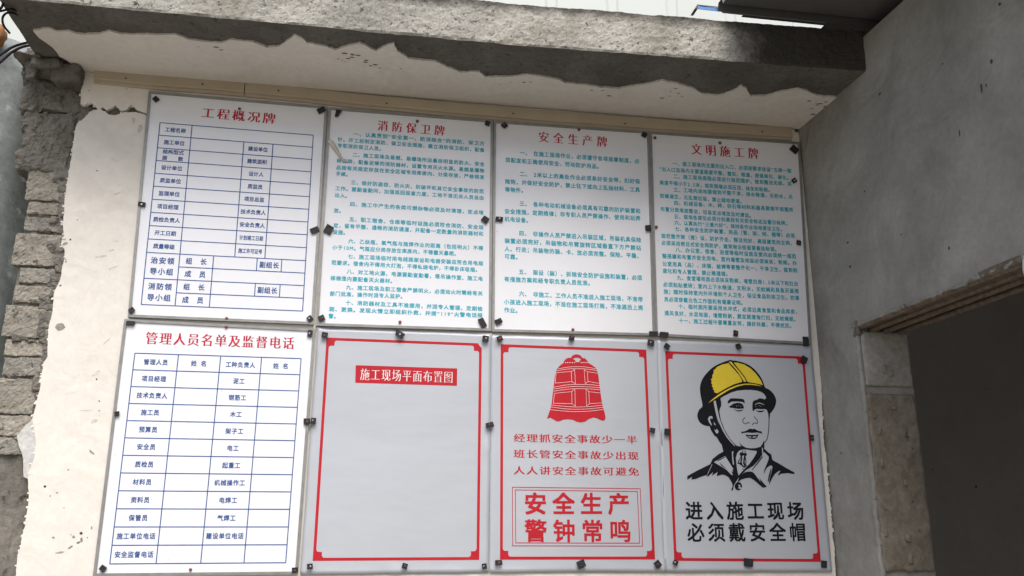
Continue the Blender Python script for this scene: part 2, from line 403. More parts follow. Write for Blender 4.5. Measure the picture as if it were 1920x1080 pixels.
while y < 1085:                                   # mortar smeared over the block ends along the plaster edge
    h_ = rnd.uniform(10, 26); x = np.interp(y, ey, ex); w_ = rnd.uniform(5, 26) if y < 650 else rnd.uniform(3, 14)
    if not 770 < y < 900:
        dp = .026 if y > 855 else 0
        a = W(x-w_, y, MY+dp); b_ = W(x+8, y+h_, MY+dp)
        rough_box(mor, a[0], b_[0], MY+dp-.0085, MY+.05, b_[2]-.004, a[2]+.004, .006, .008, 26, 300+i, 0, .006, .5)
    y += h_; i += 1
mas.build('exposed_blocks', [M['block'], M['block_tan'], M['block_grey']], wall)
# broken ledge of mortar between the slab and the blocks
pl = [W(52, 88, .0), W(80, 104, .0), W(112, 122, .0), W(138, 140, .0)]
for i in range(3):
    a, b = pl[i], pl[i+1]
    rough_box(mor, a[0]-.012, b[0]+.03, -.05-.05*(2-i)*.4, .2, min(a[2], b[2])-.045, ZS+.004, .01, .012, 13, 60+i, 0, .012)
rough_box(mor, -1.99, -1.95, -.06, -.02, W(50, 150, -.04)[2], W(50, 112, -.04)[2], .008, .01, 22, 71, 0, .01)
mor.build('broken_mortar', M['mortar'], wall)

right = [(1568, 1090), (1563, 1020), (1559, 966), (1552, 891), (1548, 850), (1543, 803), (1541, 760), (1540, 727), (1537, 690), (1536, 652), (1530, 589), (1525, 535), (1521, 469), (1513, 410), (1517, 398), (1514, 375), (1512, 367), (1511, 347), (1505, 330), (1503, 306), (1509, 302), (1507, 292), (1510, 275), (1507, 258), (1500, 250), (1490, 246)]
def xz(L): return [p2(x, y, PY) for x, y in L]
Ls = ragged(xz(left), .0018, .0022, 1)
Rs = ragged(xz(right), .0035, .004, 5)
loop = Ls+[np.array([-1.80, 0.0]), np.array([.95, 0.0])]+Rs+[np.array([.95, ZS-.0005]), np.array([-1.834, ZS-.0005])]
pm = MB(); slab_poly(pm, loop, 'y', PY, MY+.006)
uc = MB(); fl = [(66, 784), (48, 797), (31, 817), (35, 836), (42, 853), (43, 875), (44, 893), (54, 898), (75, 890), (75, 800)]
slab_poly(uc, ragged(xz(fl), .0015, .004, 9, True), 'y', PY+.0015, MY-.004); uc.build('undercoat_flap', M['undercoat'], wall)
def blot(mb, x, y, rx, ry, ang, Y, seed, n=14, mi=0):
    c = p2(x, y, Y); k = 1/pxm(x, y); ca, sa = math.cos(ang), math.sin(ang); L = []
    for i in range(n):
        t = 2*math.pi*i/n; r = 1+.45*noise.noise(Vector((math.cos(t)*1.3, math.sin(t)*1.3, seed*5.7)))
        a, b = rx*r*math.cos(t), ry*r*math.sin(t); L.append(c+k*np.array([a*ca-b*sa, a*sa+b*ca]))
    flat_poly(mb, L, Y, mi)
ch = MB()
for i, (x, y, rx, ry, a) in enumerate([(114, 613, 10, 7, .2), (147, 1017, 4, 2.2, .6), (132, 1026, 5, 2, .6), (112, 1036, 9, 1.6, .15), (138, 1007, 3, 3, 0), (153, 1012, 2.5, 5, .2), (100, 1008, 2.5, 2, 0), (172, 990, 1.6, 3, 0), (172, 848, 6, 2, -.7), (128, 881, 2, 1.6, .5), (94, 930, 2, 1.4, .4), (107, 924, 2, 1.3, 0), (122, 457, 5, 3, .5)]):
    blot(pm, x, y, rx, ry, a, PY-.0005, i+1, mi=1)
for i, (x, y, r) in enumerate([(84, 912, 2.6), (152, 1000, 3.2), (181, 711, 1.8), (186, 752, 1.6), (167, 170, 1.3), (238, 167, 1.0), (132, 449, 2), (145, 412, 1.2), (182, 320, 1.5), (186, 770, 1.2), (120, 952, 1), (164, 1008, 1.2), (133, 1003, 1)]):
    blot(pm, x, y, r, r*.9, 0, PY-.0007, i+40, 10, mi=2)
for i, (x, y, rx, ry, a) in enumerate([(228, 345, 6, 2.5, .5), (222, 362, 11, 1.6, .5), (190, 481, 12, 2.2, .2), (207, 470, 7, 2, .3), (212, 502, 11, 1.5, .5), (262, 242, 4, 10, 0), (218, 452, 5, 1.5, -.1), (215, 300, 9, 1.2, -.4), (180, 700, 9, 3, .6), (176, 790, 7, 4, .3), (200, 640, 10, 1.5, .9), (250, 225, 3, 6, .2), (160, 770, 12, 1.0, 0)]):
    blot(pm, x, y, rx, ry, a, PY-.0003, i+70, 16, mi=3)
def crumbs(edge, k, amp, sd):
    for i in range(k):
        q = edge[rnd.randrange(len(edge)-1)]; r_ = rnd.uniform(.0016, .0048)
        if q[1] < 1.3 or q[1] > 3.15: continue
        c = (q[0]+rnd.uniform(-1, .6)*sd*.004, PY+rnd.uniform(.002, .009), q[1]+rnd.uniform(-.004, .004))
        rough_box(pm, c[0]-r_*1.3, c[0]+r_*1.3, c[1]-r_, c[1]+r_, c[2]-r_, c[2]+r_, r_*.8, r_*.45, 120, i, 0, r_*.5)
crumbs(Ls, 150, .004, 1); crumbs(Rs, 110, .004, -1)
pm.build('plaster_coat', [M['plaster'], M['chip'], M['hole'], M['scuff']], wall)

# ---- concrete slab projecting over the boards
canopy = thing('concrete_canopy', 'rough concrete canopy slab above the boards, its underside painted cream at the back', 'canopy', (-.4, -.2, ZS))
def fy(x): return -.432 - .045*max(0, (x+.3)/1.3)
nx, nf, nb, nz = 420, 9, 26, 1
sm_ = MB(); XS = [-1.955+(.995+1.955)*i/nx for i in range(nx+1)]
prof = [('f', j/14) for j in range(15)]
V = []; Fs = []; mi = []
rowsN = 0
def nz3(p, a, fr, s): 
    q = Vector(p); return np.array(noise.noise_vector(q*fr+Vector((s, 0, 0))))*a
for i, x in enumerate(XS):
    ring = []
    f = fy(x)
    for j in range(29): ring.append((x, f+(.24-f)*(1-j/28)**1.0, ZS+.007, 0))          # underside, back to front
    ring[-1] = (x, f+.004, ZS+.007, 0)
    for j in range(1, 23): ring.append((x, f, ZS+.007+(ZT-ZS-.007)*j/22, 1))               # front face
    ring.append((x, f+.012, ZT, 2)); ring.append((x, f+.15, ZT+.002, 2)); ring.append((x, .24, ZT+.002, 2))
    n = len(ring)
    for (a, b, c, k) in ring:
        p = np.array([a, b, c])
        if k == 1: p = p+nz3(p, .006, 9, 1)*[.3, 1, .3]+nz3(p, .0035, 42, 2)*[.3, 1, .3]+nz3(p, .002, 110, 3)*[0, 1, 0]
        elif k == 0: p = p+nz3(p, .0022, 16, 4)*[0, .4, 1]+(nz3(p, .004, 30, 8)*[0, 1, .4] if b < f+.03 else 0)
        else: p = p+nz3(p, .004, 14, 5)
        V.append(p)
for i in range(nx):
    for j in range(n-1):
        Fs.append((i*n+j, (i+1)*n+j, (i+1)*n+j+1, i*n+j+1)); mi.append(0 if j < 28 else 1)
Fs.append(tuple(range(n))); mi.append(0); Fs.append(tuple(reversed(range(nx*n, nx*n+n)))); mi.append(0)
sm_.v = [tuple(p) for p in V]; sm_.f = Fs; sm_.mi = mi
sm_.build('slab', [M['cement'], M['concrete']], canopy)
front = [(62, 59), (82, 54), (95, 54), (107, 59), (130, 59), (145, 64), (180, 65), (205, 59), (225, 65), (262, 65), (300, 66), (330, 65), (355, 75), (390, 80), (415, 81), (435, 75), (475, 79), (500, 90), (525, 87), (540, 77), (552, 67), (565, 72), (577, 81), (605, 87), (630, 94), (650, 86), (675, 81), (690, 87), (705, 96), (720, 87), (740, 82), (745, 96), (767, 110), (817, 116), (840, 127), (867, 136), (900, 136), (912, 145), (955, 145),
         (990, 140), (1047, 149), (1060, 157), (1115, 162), (1160, 167), (1180, 162), (1210, 159), (1242, 152), (1272, 157), (1300, 166), (1317, 177), (1350, 179), (1375, 172), (1390, 162), (1400, 167), (1407, 181), (1435, 180), (1465, 172), (1497, 167), (1515, 172), (1532, 179), (1570, 184)]
side = [(1557, 197), (1540, 215), (1522, 230), (1506, 240)]
lf = [(144, 133), (142, 124), (133, 119), (121, 111), (111, 106), (107, 98), (98, 89), (86, 80), (73, 71)]
def xy(L): return [HZ(x, y, ZS)[:2] for x, y in L]
loop = ragged(xy(front), .0045, .0025, 3, freq=(14, 70))+ragged(xy(side), .004, .005, 4)+[np.array([.95, PY-.0005]), np.array([-1.825, PY-.0005])]+ragged(xy(lf), .002, .005, 6)
sp = MB(); slab_poly(sp, loop, 'z', ZS, ZS+.011); 
for i in range(46):
    c = rnd.choice([(655, 105), (1110, 172), (1255, 175), (1540, 195), (700, 118), (730, 128), (390, 90), (960, 155), (1545, 188), (1535, 205)])
    x, y = c[0]+rnd.gauss(0, 16), c[1]+rnd.gauss(0, 6)+2; w = HZ(x, y, ZS)
    k = rnd.uniform(.0012, .004); L = []
    for j in range(9):
        t = 2*math.pi*j/9; L.append((w[0]+k*2.2*math.cos(t)*(1+.5*rnd.random()), w[1]+k*math.sin(t)*(1+.5*rnd.random())))
    P, T = tess([L]); sp.add([(p[0], p[1], ZS-.0004) for p in P], T, 1)
sp.build('soffit_plaster', [M['plaster'], M['cement']], canopy)

# ---- the side wall on the right with its doorway
sw = thing('rendered_wall', 'grey cement rendered side wall with an open doorway, right of the boards', 'wall', (1.0, -.6, 0))
ZD = 2.334; WT = 3.37
loop = [(.03, 0), (.03, WT), (-4.2, WT), (-4.2, 0), (-1.062, 0), (-1.062, ZD), (-.243, ZD), (-.243, 0)]
rw = MB(); P, T = tess([loop]); n = len(P)
v = [(rwx(p[0]), p[0], p[1]) for p in P]+[(rwx(p[0])+.205, p[0], p[1]) for p in P]
rw.add(v, list(T)+[tuple(i+n for i in t) for t in T]+[(i, (i+1) % n, (i+1) % n+n, i+n) for i in range(n)])
jb = MB()
rough_box(jb, .992, 1.176, -.258, -.2, 2.118, 2.318, .008, .0035, 18, 3, 0, .008)
jb.build('upper_jamb_block', M['jamb_pale'], sw, smooth=True)
jb = MB()
rough_box(jb, .990, 1.178, -.257, -.2, 1.492, 2.092, .007, .0055, 18, 5, 0, .008)
rough_box(jb, .990, 1.178, -.257, -.2, .90, 1.468, .02, .0035, 18, 6, 0, .008)
rough_box(jb, .990, 1.178, -.257, -.2, .3, .88, .03, .0035, 18, 7, 0, .008)
for x, y, a, b_ in [(1658, 693, 4, 6), (1672, 700, 3, 5), (1648, 808, 3, 6), (1653, 868, 2.5, 7), (1660, 1000, 3, 5), (1702, 1008, 4, 6), (1706, 1046, 4, 9), (1697, 905, 3, 5), (1640, 780, 3, 4), (1676, 765, 4, 3)]:
    c = W(x, y, -.258); k = 1/pxm(x, y)
    rough_box(jb, c[0]-a*k, c[0]+a*k, -.2655, -.25, c[2]-b_*k, c[2]+b_*k, .003, .004, 60, int(x), 0, .004)
jb.build('jamb_block', [M['jamb'], M['jamb_pale']], sw, smooth=True)
jr = MB()                                        # roughly struck render arris beside the blocks
for i in range(16):
    z1 = 2.33-i*.15
    rough_box(jr, rwx(-.25)-.001, rwx(-.25)+.016, -.252, -.236, max(.01, z1-.158), z1, .008, .004, 25, 80+i, 0, .004)
jr.build('render_arris', M['render'], sw, smooth=True)
lm = MB()                                        # torn lip of render over the door head
yy = -.225; i = 0
while yy > -1.07:
    L = rnd.uniform(.05, .12); h = .012+.016*noise.noise(Vector((yy*9, 1, 0)))
    rough_box(lm, rwx(yy)-.002, rwx(yy)+.022, max(yy-L, -1.075), yy, ZD-.001, ZD+.006+max(0, h-.008)*.8, .006, .007, 34, 100+i, 0, .004, .6); yy -= L*.93; i += 1
lm.build('torn_render_lip', M['render'], sw, smooth=True)
hb = MB(); rough_box(hb, 1.0, 1.178, -1.06, -.245, ZD-.006, ZD+.02, .02, .003, 14, 121)
hb.build('door_head', M['rod'], sw, smooth=True)
for k, (xo, zo, r) in enumerate([(.016, -.004, .0095), (.060, -.010, .0095), (.108, -.012, .010), (.165, -.013, .0095)]):
    t = MB(); ys = np.linspace(-.205, -1.10, 230)
    tube(t, [(rwx(y)+xo+.003*math.sin(y*7+k), y, ZD+zo-.003*math.sin((y+.24)*3.4+k*.8)) for y in ys], r, 10, .14)
    t.build('steel_rod', M['rod'], sw, smooth=True)
rl = MB()                                        # cream return at the near door post
rough_box(rl, rwx(-1.07)-.006, rwx(-1.07)+.2, -1.12, -1.058, 1.0, 2.352, .012, .004, 18, 131, 0, .006)
rl.build('door_post_plaster', M['plaster'], sw, smooth=True)
dk = MB()
rough_box(dk, rwx(-.235)-.004, rwx(-.235)+.02, -.262, -.232, 2.30, 2.352, .006, .008, 30, 141, 0, .006)
dk.build('broken_corner', M['mortar'], sw, smooth=True)
for (x, y, a, b) in [(1860, 115, 2, 3), (1841, 165, 1.5, 6), (1850, 160, 1, 3), (1780, 465, 1.5, 2.5), (1595, 500, 2.2, 2.2), (1578, 850, 1.6, 1.6), (1590, 455, 3, 1.5), (1875, 8, 2, 2.4), (1650, 176, 3, 1.6), (1553, 368, 1, 1.6), (1622, 359, 1.6, 1.6), (1690, 440, 1.5, 1), (1560, 930, 1.4, 1.4), (1768, 120, 1.5, 1.5), (1800, 250, 1, 5)]:
    w = RW(x, y, -.0008); L = []
    for j in range(9):
        t = 2*math.pi*j/9; q = 1+.6*rnd.random(); L.append((w[1]+.0022*a*q*math.cos(t), w[2]+.0019*b*q*math.sin(t)))
    P, T = tess([L]); rw.add([(rwx(p[0])-.0008, p[0], p[1]) for p in P], T, 1)
rw.build('rendered_face', [M['render'], M['hole']], sw)

# ---- the dark room behind the doorway
rm = thing('room_interior', 'dim grey plastered room wall seen through the open doorway', 'room wall', (2.5, -.5, 0))
bw = MB(); bw.box(1.16, 4.6, .62, .80, 0, 3.36)
b = MB(); b.box(4.42, 4.6, -4.2, .62, 0, 3.36); b.box(1.22, 4.42, -4.2, -4.05, 1.9, 3.36); b.build('side_wall_and_light_baffle', M['room'], rm)  # second box: unseen upper front wall, added so light enters low and grades
b = MB(); b.box(1.20, 4.5, -4.1, .7, 3.37, 3.47); b.build('room_ceiling', M['room'], rm)
for (x, y, r) in [(1830, 912, 2.4), (1748, 880, 1.4), (1850, 730, 1.2)]: 
    blot(bw, x, y, r, r*1.3, 0, .619, int(x), 9, 1)
bw.build('back_wall', [M['room'], M['hole']], rm)

# ---- roof sheet, block, far cladding
rf = thing('roof_sheet', 'dark underside of a ribbed steel roof sheet lying over the top of the side wall', 'roof sheet', (.9, -1.2, 3.44))
ys = []; zz = 3.447; y = -.428; prof = []
while y > -2.4:
    prof += [(y, 0), (y-.012, .026), (y-.040, .026), (y-.052, 0)]; y -= .20
s = MB(); NX = 2
top = [[(x, p[0], zz+.003+p[1]) for p in prof] for x in (.45, 1.9)]
n = len(prof); v = top[0]+top[1]; v += [(a, b_, c+.0012) for a, b_, c in v]
f = []
for i in range(n-1):
    f += [(i, i+1, n+i+1, n+i), (2*n+i, 3*n+i, 3*n+i+1, 2*n+i+1), (i, 2*n+i, 2*n+i+1, i+1), (n+i, n+i+1, 3*n+i+1, 3*n+i)]
f += [(0, n, 3*n, 2*n), (n-1, 3*n-1, 4*n-1, 2*n-1)]
s.add(v, f); s.build('steel_sheet', M['sheet'], rf)
s = MB(); s.box(.47, 1.9, -.425, -.4225, 3.4490, 3.474); s.box(.55, 1.9, -.4224, -.412, 3.4475, 3.4500)
s.build('edge_trim', M['sheet'], rf)
s = MB(); slab_poly(s, [(.374, 3.452), (.380, 3.467), (.474, 3.465), (.474, 3.451)], 'y', -.4285, -.4265)
s.build('turned_edge', M['bluepaint'], rf)
s = MB(); slab_poly(s, [(.362, 3.4505), (.3735, 3.470), (.379, 3.470), (.3735, 3.4512)], 'y', -.431, -.385); s.box(.3795, .474, -.431, -.4287, 3.4665, 3.4685); s.build('turned_edge_end', M['sheet'], rf)
s = MB(); s.box(.452, .50, -.515, -.513, 3.452, 3.476); s.build('turned_edge', M['bluepaint'], rf)
cb = MB()
L = [(.835, 3.399), (.872, 3.444), (1.30, 3.444), (1.30, 3.399)]
slab_poly(cb, ragged([np.array(p) for p in L], .002, .01, 8, True), 'y', -.44, -.2)
tag(cb.build('bearing_block', M['cement'], None, origin=(1.0, -.3, 3.40)), 'dark mortar block wedged between the canopy slab and the roof sheet', 'block')
far = thing('clad_building', 'bright white steel clad building rising behind the canopy', 'building', (0, 3, 0))
b = MB(); b.box(-9, 9, 2.6, 2.9, 0, 9); b.build('cladding', M['whitewall'], far)
x = -8.9
while x < 9:
    b = MB(); L = [(x-.05, 2.5999), (x-.03, 2.590), (x+.03, 2.590), (x+.05, 2.5999)]
    slab_poly(b, [np.array(p) for p in L], 'z', .05, 8.98)
    if -1 < x < 5: b.build('cladding_rib', M['whitewall'], far)
    x += .47

# ---- galvanised pipe, rust, cables at the far left
pp = thing('steel_pipe', 'wide grey galvanised pipe standing beside the broken block edge', 'pipe', (-2.235, .30, 0))
t = MB(); tube(t, [(-2.235, .30, z) for z in np.linspace(0, 3.39, 30)], .225, 48); t.build('pipe_shell', M['galv'], pp, smooth=True)
t = MB(); rough_box(t, -2.34, -2.115, .02, .08, 3.33, 3.40, .015, .014, 16, 151, 0, .02); t.build('rusted_collar', M['rust'], pp, smooth=True)
def cable(label, pts, r, Y):
    t = MB(); P = spline([W(x, y, Yy) for x, y, Yy in pts], 8); tube(t, P, r, 10)
    return tag(t.build('cable', M['cable'], None, smooth=True, origin=tuple(P[-1])), label, 'cable', 'black cables at the left end of the slab')
cable('upper of the two black cables sweeping left from under the slab end', [(-40, 128, -.2), (0, 103, -.17), (22, 89, -.14), (42, 82, -.10), (62, 78, -.03)], .0045, 0)
cable('lower of the two black cables sweeping left from under the slab end', [(-40, 150, -.2), (0, 117, -.18), (22, 98, -.15), (42, 88, -.11), (62, 84, -.03)], .0045, 0)
cable('thin dark cable looping down beside the slab end', [(42, 34, -.30), (30, 26, -.34), (14, 24, -.36), (5, 33, -.36), (7, 48, -.35), (18, 62, -.3)], .0036, 0)
cable('thin dark cable running up past the slab corner', [(-30, 24, -.36), (0, 21, -.37), (20, 17, -.38), (36, 22, -.34)], .0036, 0)
cable('short dark cable hanging from above the slab corner', [(10, -30, -.40), (8, -5, -.40), (4, 12, -.39), (-6, 22, -.38)], .004, 0)

# ---- plastic trunking along the top of the wall
def trunking(label, pts, ends):
    root = thing('cable_trunking', label, 'trunking', (W(*pts[0])[0], 0, W(*pts[0])[2]), 'trunking strips under the soffit')
    tops = [W(x, y, -.004) for x, y in pts]; xs = [p[0] for p in tops]; zs = [p[2] for p in tops]
    X = np.linspace(xs[0], xs[-1], 40); Zt = np.interp(X, xs, zs)+.0008*np.sin(X*17)
    pr = [(PY, 0), (-.004, 0), (-.006, -.004), (-.006, -.040), (-.003, -.043), (.003, -.044), (.003, -.053), (.005, -.056), (PY, -.056)]
    V = []; Fs = []; n = len(pr)
    for x, z in zip(X, Zt): V += [(x, a, z+b_) for a, b_ in pr]
    for i in range(len(X)-1):
        for j in range(n-1): Fs.append((i*n+j, (i+1)*n+j, (i+1)*n+j+1, i*n+j+1))
    Fs += [tuple(range(n)), tuple(reversed(range((len(X)-1)*n, len(X)*n)))]
    t = MB(); t.add(V, Fs); t.build('strip', M['trim'], root)
    for (x, y) in ends:
        s = MB(); c = W(x, y, -.006); tube(s, [c, c+np.array([0, -.002, 0])], .0032, 10); s.build('screw', M['hole'], root)
trunking('short left length of yellowed plastic trunking under the soffit', [(178, 128), (320, 142), (459, 153)], [(236, 147), (380, 158)])
trunking('long right length of yellowed plastic trunking under the soffit', [(461, 153), (700, 178), (960, 202), (1250, 224), (1484, 239)], [(522, 170), (725, 194), (962, 213), (1172, 232), (1429, 247)])

# ================================================================== notice boards and posters
def bil(Q, u, v):                               # Q: TL TR BR BL as (x,z)
    a = Q[0]+(Q[1]-Q[0])*u; b = Q[3]+(Q[2]-Q[3])*u
    return a+(b-a)*v
def frame_board(label, quad, fw=.0095, group='framed white notice boards'):
    Q = [p2(*c) for c in quad]; ctr = sum(Q)/4
    root = thing('notice_board', label, 'notice board', (ctr[0], 0, ctr[1]), group)
    w = np.linalg.norm(Q[1]-Q[0]); h = np.linalg.norm(Q[3]-Q[0]); a, b = fw/w, fw/h
    I = [bil(Q, a, b), bil(Q, 1-a, b), bil(Q, 1-a, 1-b), bil(Q, a, 1-b)]
    fr = MB(); yf, yb = -.0045, PY-.0005
    V = [(p[0], yf, p[1]) for p in Q]+[(p[0], yf, p[1]) for p in I]+[(p[0], yb, p[1]) for p in Q]+[(p[0], .004, p[1]) for p in I]
    Fs = []
    for i in range(4):
        j = (i+1) % 4
        Fs += [(i, j, j+4, i+4), (i+4, j+4, j+12, i+12), (i+8, j+8, j, i)]
    fr.add(V, Fs); fr.build('frame', M['alu'], root)
    pn = MB(); slab_poly(pn, [bil(Q, a*.6, b*.6), bil(Q, 1-a*.6, b*.6), bil(Q, 1-a*.6, 1-b*.6), bil(Q, a*.6, 1-b*.6)], 'y', 0, .006)
    pn.build('panel', M['panel'], root)
    return root
PZ = -.0006
TW = .0031
def grid(mb, segs_h, segs_v, w=TW):
    for a, b in segs_h: flat_stroke(mb, [a, b], w, PZ)
    for a, b in segs_v: flat_stroke(mb, [a, b], w, PZ-.0003)
def zc(x, y, s, ox, oy): return (ox+x/s, oy+y/s)

# --- project overview table board
b1 = frame_board('white board with a red title over a blue ruled table, directly above the staff list', [(279, 171), (614, 200), (588, 609), (240, 595)])
t = MB(); text_centres(t, '工程概况牌', (390.2, 211.8), (504.7, 221.8), 25, 25, PZ, -.012, .040); t.build('title_lettering', M['title'], b1)
C1 = lambda x, y: zc(x, y, 2.297, 240, 150)
Q = [p2(*C1(138, 184)), p2(*C1(798, 238)), p2(*C1(752, 995)), p2(*C1(57, 967))]
rows = [0]+[i for i in range(1, 11)]+[10.95, 11.9, 12.85, 13.8]; rv = [r/13.8 for r in rows]
c1, c2, c3 = .205, .547, .738; d1, d2, d3, d4 = .205, .415, .690, .847
H = [(bil(Q, 0, v), bil(Q, 1, v)) for v in rv[:11]]+[(bil(Q, d1, rv[11]), bil(Q, 1, rv[11])), (bil(Q, 0, rv[12]), bil(Q, 1, rv[12])), (bil(Q, d1, rv[13]), bil(Q, 1, rv[13])), (bil(Q, 0, 1), bil(Q, 1, 1))]
Vv = [(bil(Q, u, 0), bil(Q, u, 1)) for u in (0, 1)]+[(bil(Q, c1, 0), bil(Q, c1, 1))]+[(bil(Q, c, rv[1]), bil(Q, c, rv[10])) for c in (c2, c3)]
Vv += [(bil(Q, d2, rv[10]), bil(Q, d2, 1))]+[(bil(Q, d, rv[a]), bil(Q, d, rv[a+1])) for d in (d3, d4) for a in (10, 12)]
t = MB(); grid(t, H, Vv); t.build('table_grid', M['blue'], b1)
t = MB()
def cell(mb, s, u0, u1, v0, v1, em, Q, wr=1.0, sp=1.0, off=.022, song=0.0):
    c = bil(Q, (u0+u1)/2, (v0+v1)/2); ux = bil(Q, 1, v0)-bil(Q, 0, v0); ux /= np.linalg.norm(ux)
    n = sum(adv(k) for k in s); x = -n/2*em*wr*sp
    for k in s:
        w = adv(k)*em*wr*sp; stamp(mb, k, c+ux*(x+w/2), ux, em*wr, em, PZ, off, song); x += w
E1 = .0192
for i, s in enumerate(['工程名称', '施工单位', None, '设计单位', '质监单位', '监理单位', '项目经理', '质检负责人', '开工日期', '质量等级']):
    if s: cell(t, s, 0, c1, rv[i], rv[i+1], E1, Q, .95)
cell(t, '结构型式', 0, c1, rv[2], rv[2]+.036, E1*.95, Q, 1.0); cell(t, '层    数', 0, c1, rv[2]+.036, rv[3], E1*.95, Q, 1.0)
for i, s in enumerate(['建设单位', '建筑面积', '设计人', '质监员', '项目总监', '技术负责人', '安全负责人', '计划竣工日期', '施工许可证号']):
    cell(t, s, c2, c3, rv[i+1], rv[i+2], E1, Q, .72 if len(s) > 5 else .92)
for a, s1, s2 in ((10, '治安领', '导小组'), (12, '消防领', '导小组')):
    cell(t, s1, 0, d1, rv[a]+.008, rv[a+1]+.003, .0255, Q, .95, 1.12); cell(t, s2, 0, d1, rv[a+1]-.003, rv[a+2]-.008, .0255, Q, .95, 1.12)
    cell(t, '组  长', d1, d2, rv[a], rv[a+1], .0245, Q, .9, 1.1); cell(t, '成  员', d1, d2, rv[a+1], rv[a+2], .0245, Q, .9, 1.1); cell(t, '副组长', d3, d4, rv[a], rv[a+1], .0245, Q, .9, 1.05)
t.build('table_lettering', M['blue'], b1)

# --- fire safety board
b2 = frame_board('white board of dense blue-green text whose left edge has a torn curl of film', [(616, 201.5), (924.5, 226), (921, 621), (592, 611)])
t = MB(); text_centres(t, '消防保卫牌', (717.9, 235.8), (824.3, 244.6), 20, 23, PZ, -.012, .040); t.build('title_lettering', M['title'], b2)
t = MB()
def lines(mb, L, s, ox, oy, h, off=.024):
    for txt, xa, ya, xb, yb in L: text_span(mb, txt, zc(xa, ya, s, ox, oy), zc(xb, yb, s, ox, oy), h, PZ, off)
lines(t, [('一、认真贯彻“安全第一、防消结合”的消防、保卫方', 355, 300, 1565, 390), ('针。开工前制定消防、保卫安全措施，建立消防保卫组织，配备', 210, 350, 1565, 450), ('专职消防保卫人员。', 208, 405, 640, 440),
 ('二、施工现场及易燃、易爆场所应悬挂明显的防火、安全', 345, 490, 1565, 580), ('标志牌，配备足够的消防器材，设置专用灭火水源。易燃易爆物', 200, 545, 1563, 640), ('品按有关规定存放在安全区域专用库房内、分类存放，严格领发', 195, 608, 1563, 700), ('手续。', 193, 665, 335, 676),
 ('三、做好防盗窃、防火灾、防破坏和其它安全事故的防范', 330, 745, 1560, 830), ('工作。要勤查勤问，加强巡回巡查力度，工地不准无关人员自由', 187, 800, 1560, 890), ('出入。', 183, 862, 328, 873),
 ('四、施工中产生的各类可燃杂物必须及时清理，定点堆', 322, 945, 1557, 1025), ('放。', 175, 1003, 272, 1010)], 4.909, 590, 190, 9.6)
lines(t, [('五、职工宿舍、仓库等临时设施必须符合消防、安全规', 315, 53, 1557, 130), ('定，留有平整、通畅的消防通道，并配备一定数量的消防器材和', 170, 110, 1555, 190), ('设施。', 165, 170, 310, 180), ('六、乙炔瓶、氧气瓶与施焊作业的距离（包括明火）不得', 307, 255, 1553, 322),
 ('小于10M。气瓶应分类存放在库房内，不得露天暴晒。', 160, 312, 1330, 373), ('七、施工现场临时用电线路架设和电器安装应符合用电规', 302, 395, 1553, 462), ('范要求。宿舍内不得用大灯泡，不得私烧电炉，不得卧床吸烟。', 152, 452, 1525, 522),
 ('八、对工地火源、电源要勤查勤看，塔吊操作室、施工电', 293, 535, 1550, 603), ('梯梯笼内要配备灭火器材。', 143, 595, 745, 625), ('九、施工现场及职工宿舍严禁明火，必须动火时需经有关', 287, 680, 1548, 738), ('部门批准，操作时派专人监护。', 137, 738, 838, 766),
 ('十、消防器材及工具不准挪用，并派专人管理，定期检', 280, 820, 1548, 880), ('测、更换。发现火情立即组织扑救，并拨“119”火警电话报', 128, 880, 1548, 940), ('警。', 125, 945, 225, 950)], 4.909, 590, 400, 9.9)
t.build('body_lettering', M['teal'], b2)
cl = spline([(*p2(*zc(x, y, 4.909, 590, 190)), d) for x, y, d in [(112, 372, .002), (150, 380, .007), (185, 430, .012), (222, 490, .011), (258, 540, .007), (300, 556, .003), (340, 552, .0012)]], 6)
ws = np.interp(np.linspace(0, 1, len(cl)), [0, .2, .5, .75, 1], [.021, .020, .012, .008, .002]); V = []; Fs = []
for i, p in enumerate(cl):
    d = cl[min(i+1, len(cl)-1)][:2]-cl[max(i-1, 0)][:2]; d /= np.linalg.norm(d); nn = np.array([-d[1], d[0]])
    for k in range(7):
        s = (k/6-.5)*2; q = p[:2]+nn*s*ws[i]*.5; V.append((q[0], -.001-p[2]*(1-.75*s*s), q[1]))
for i in range(len(cl)-1):
    for k in range(6): Fs.append((i*7+k, i*7+k+1, i*7+k+8, i*7+k+7))
t = MB(); t.add(V, Fs); t.build('curled_film', M['film'], b2, smooth=True)

# --- safe production board
b3 = frame_board('white board with widely spaced blue-green text, between the two dense text boards', [(925.5, 226.5), (1217, 247), (1228, 630), (922, 622)])
t = MB(); text_centres(t, '安全生产牌', (1019.5, 257), (1128.8, 265.7), 20, 23, PZ, -.012, .040); t.build('title_lettering', M['title'], b3)
t = MB()
lines(t, [('一、 在施工现场作业，必须遵守各项规章制度，必', 330, 340, 1487, 425), ('须配发和正确使用安全、劳动防护用品。', 190, 410, 1125, 477), ('二、 2米以上的高处作业必须系好安全带，扣好保', 328, 545, 1492, 620), ('险钩，并做好安全防护，禁止往下或向上乱抛材料、工具', 187, 618, 1492, 700), ('等物件。', 187, 695, 395, 708),
 ('三、 各种电动机械设备必须具有可靠的防护装置和', 326, 830, 1497, 905), ('安全措施，定期维修；非专职人员严禁操作、使用和玩弄', 183, 905, 1497, 975), ('机电设备。', 183, 980, 445, 996)], 5.142, 910, 220, 10.4)
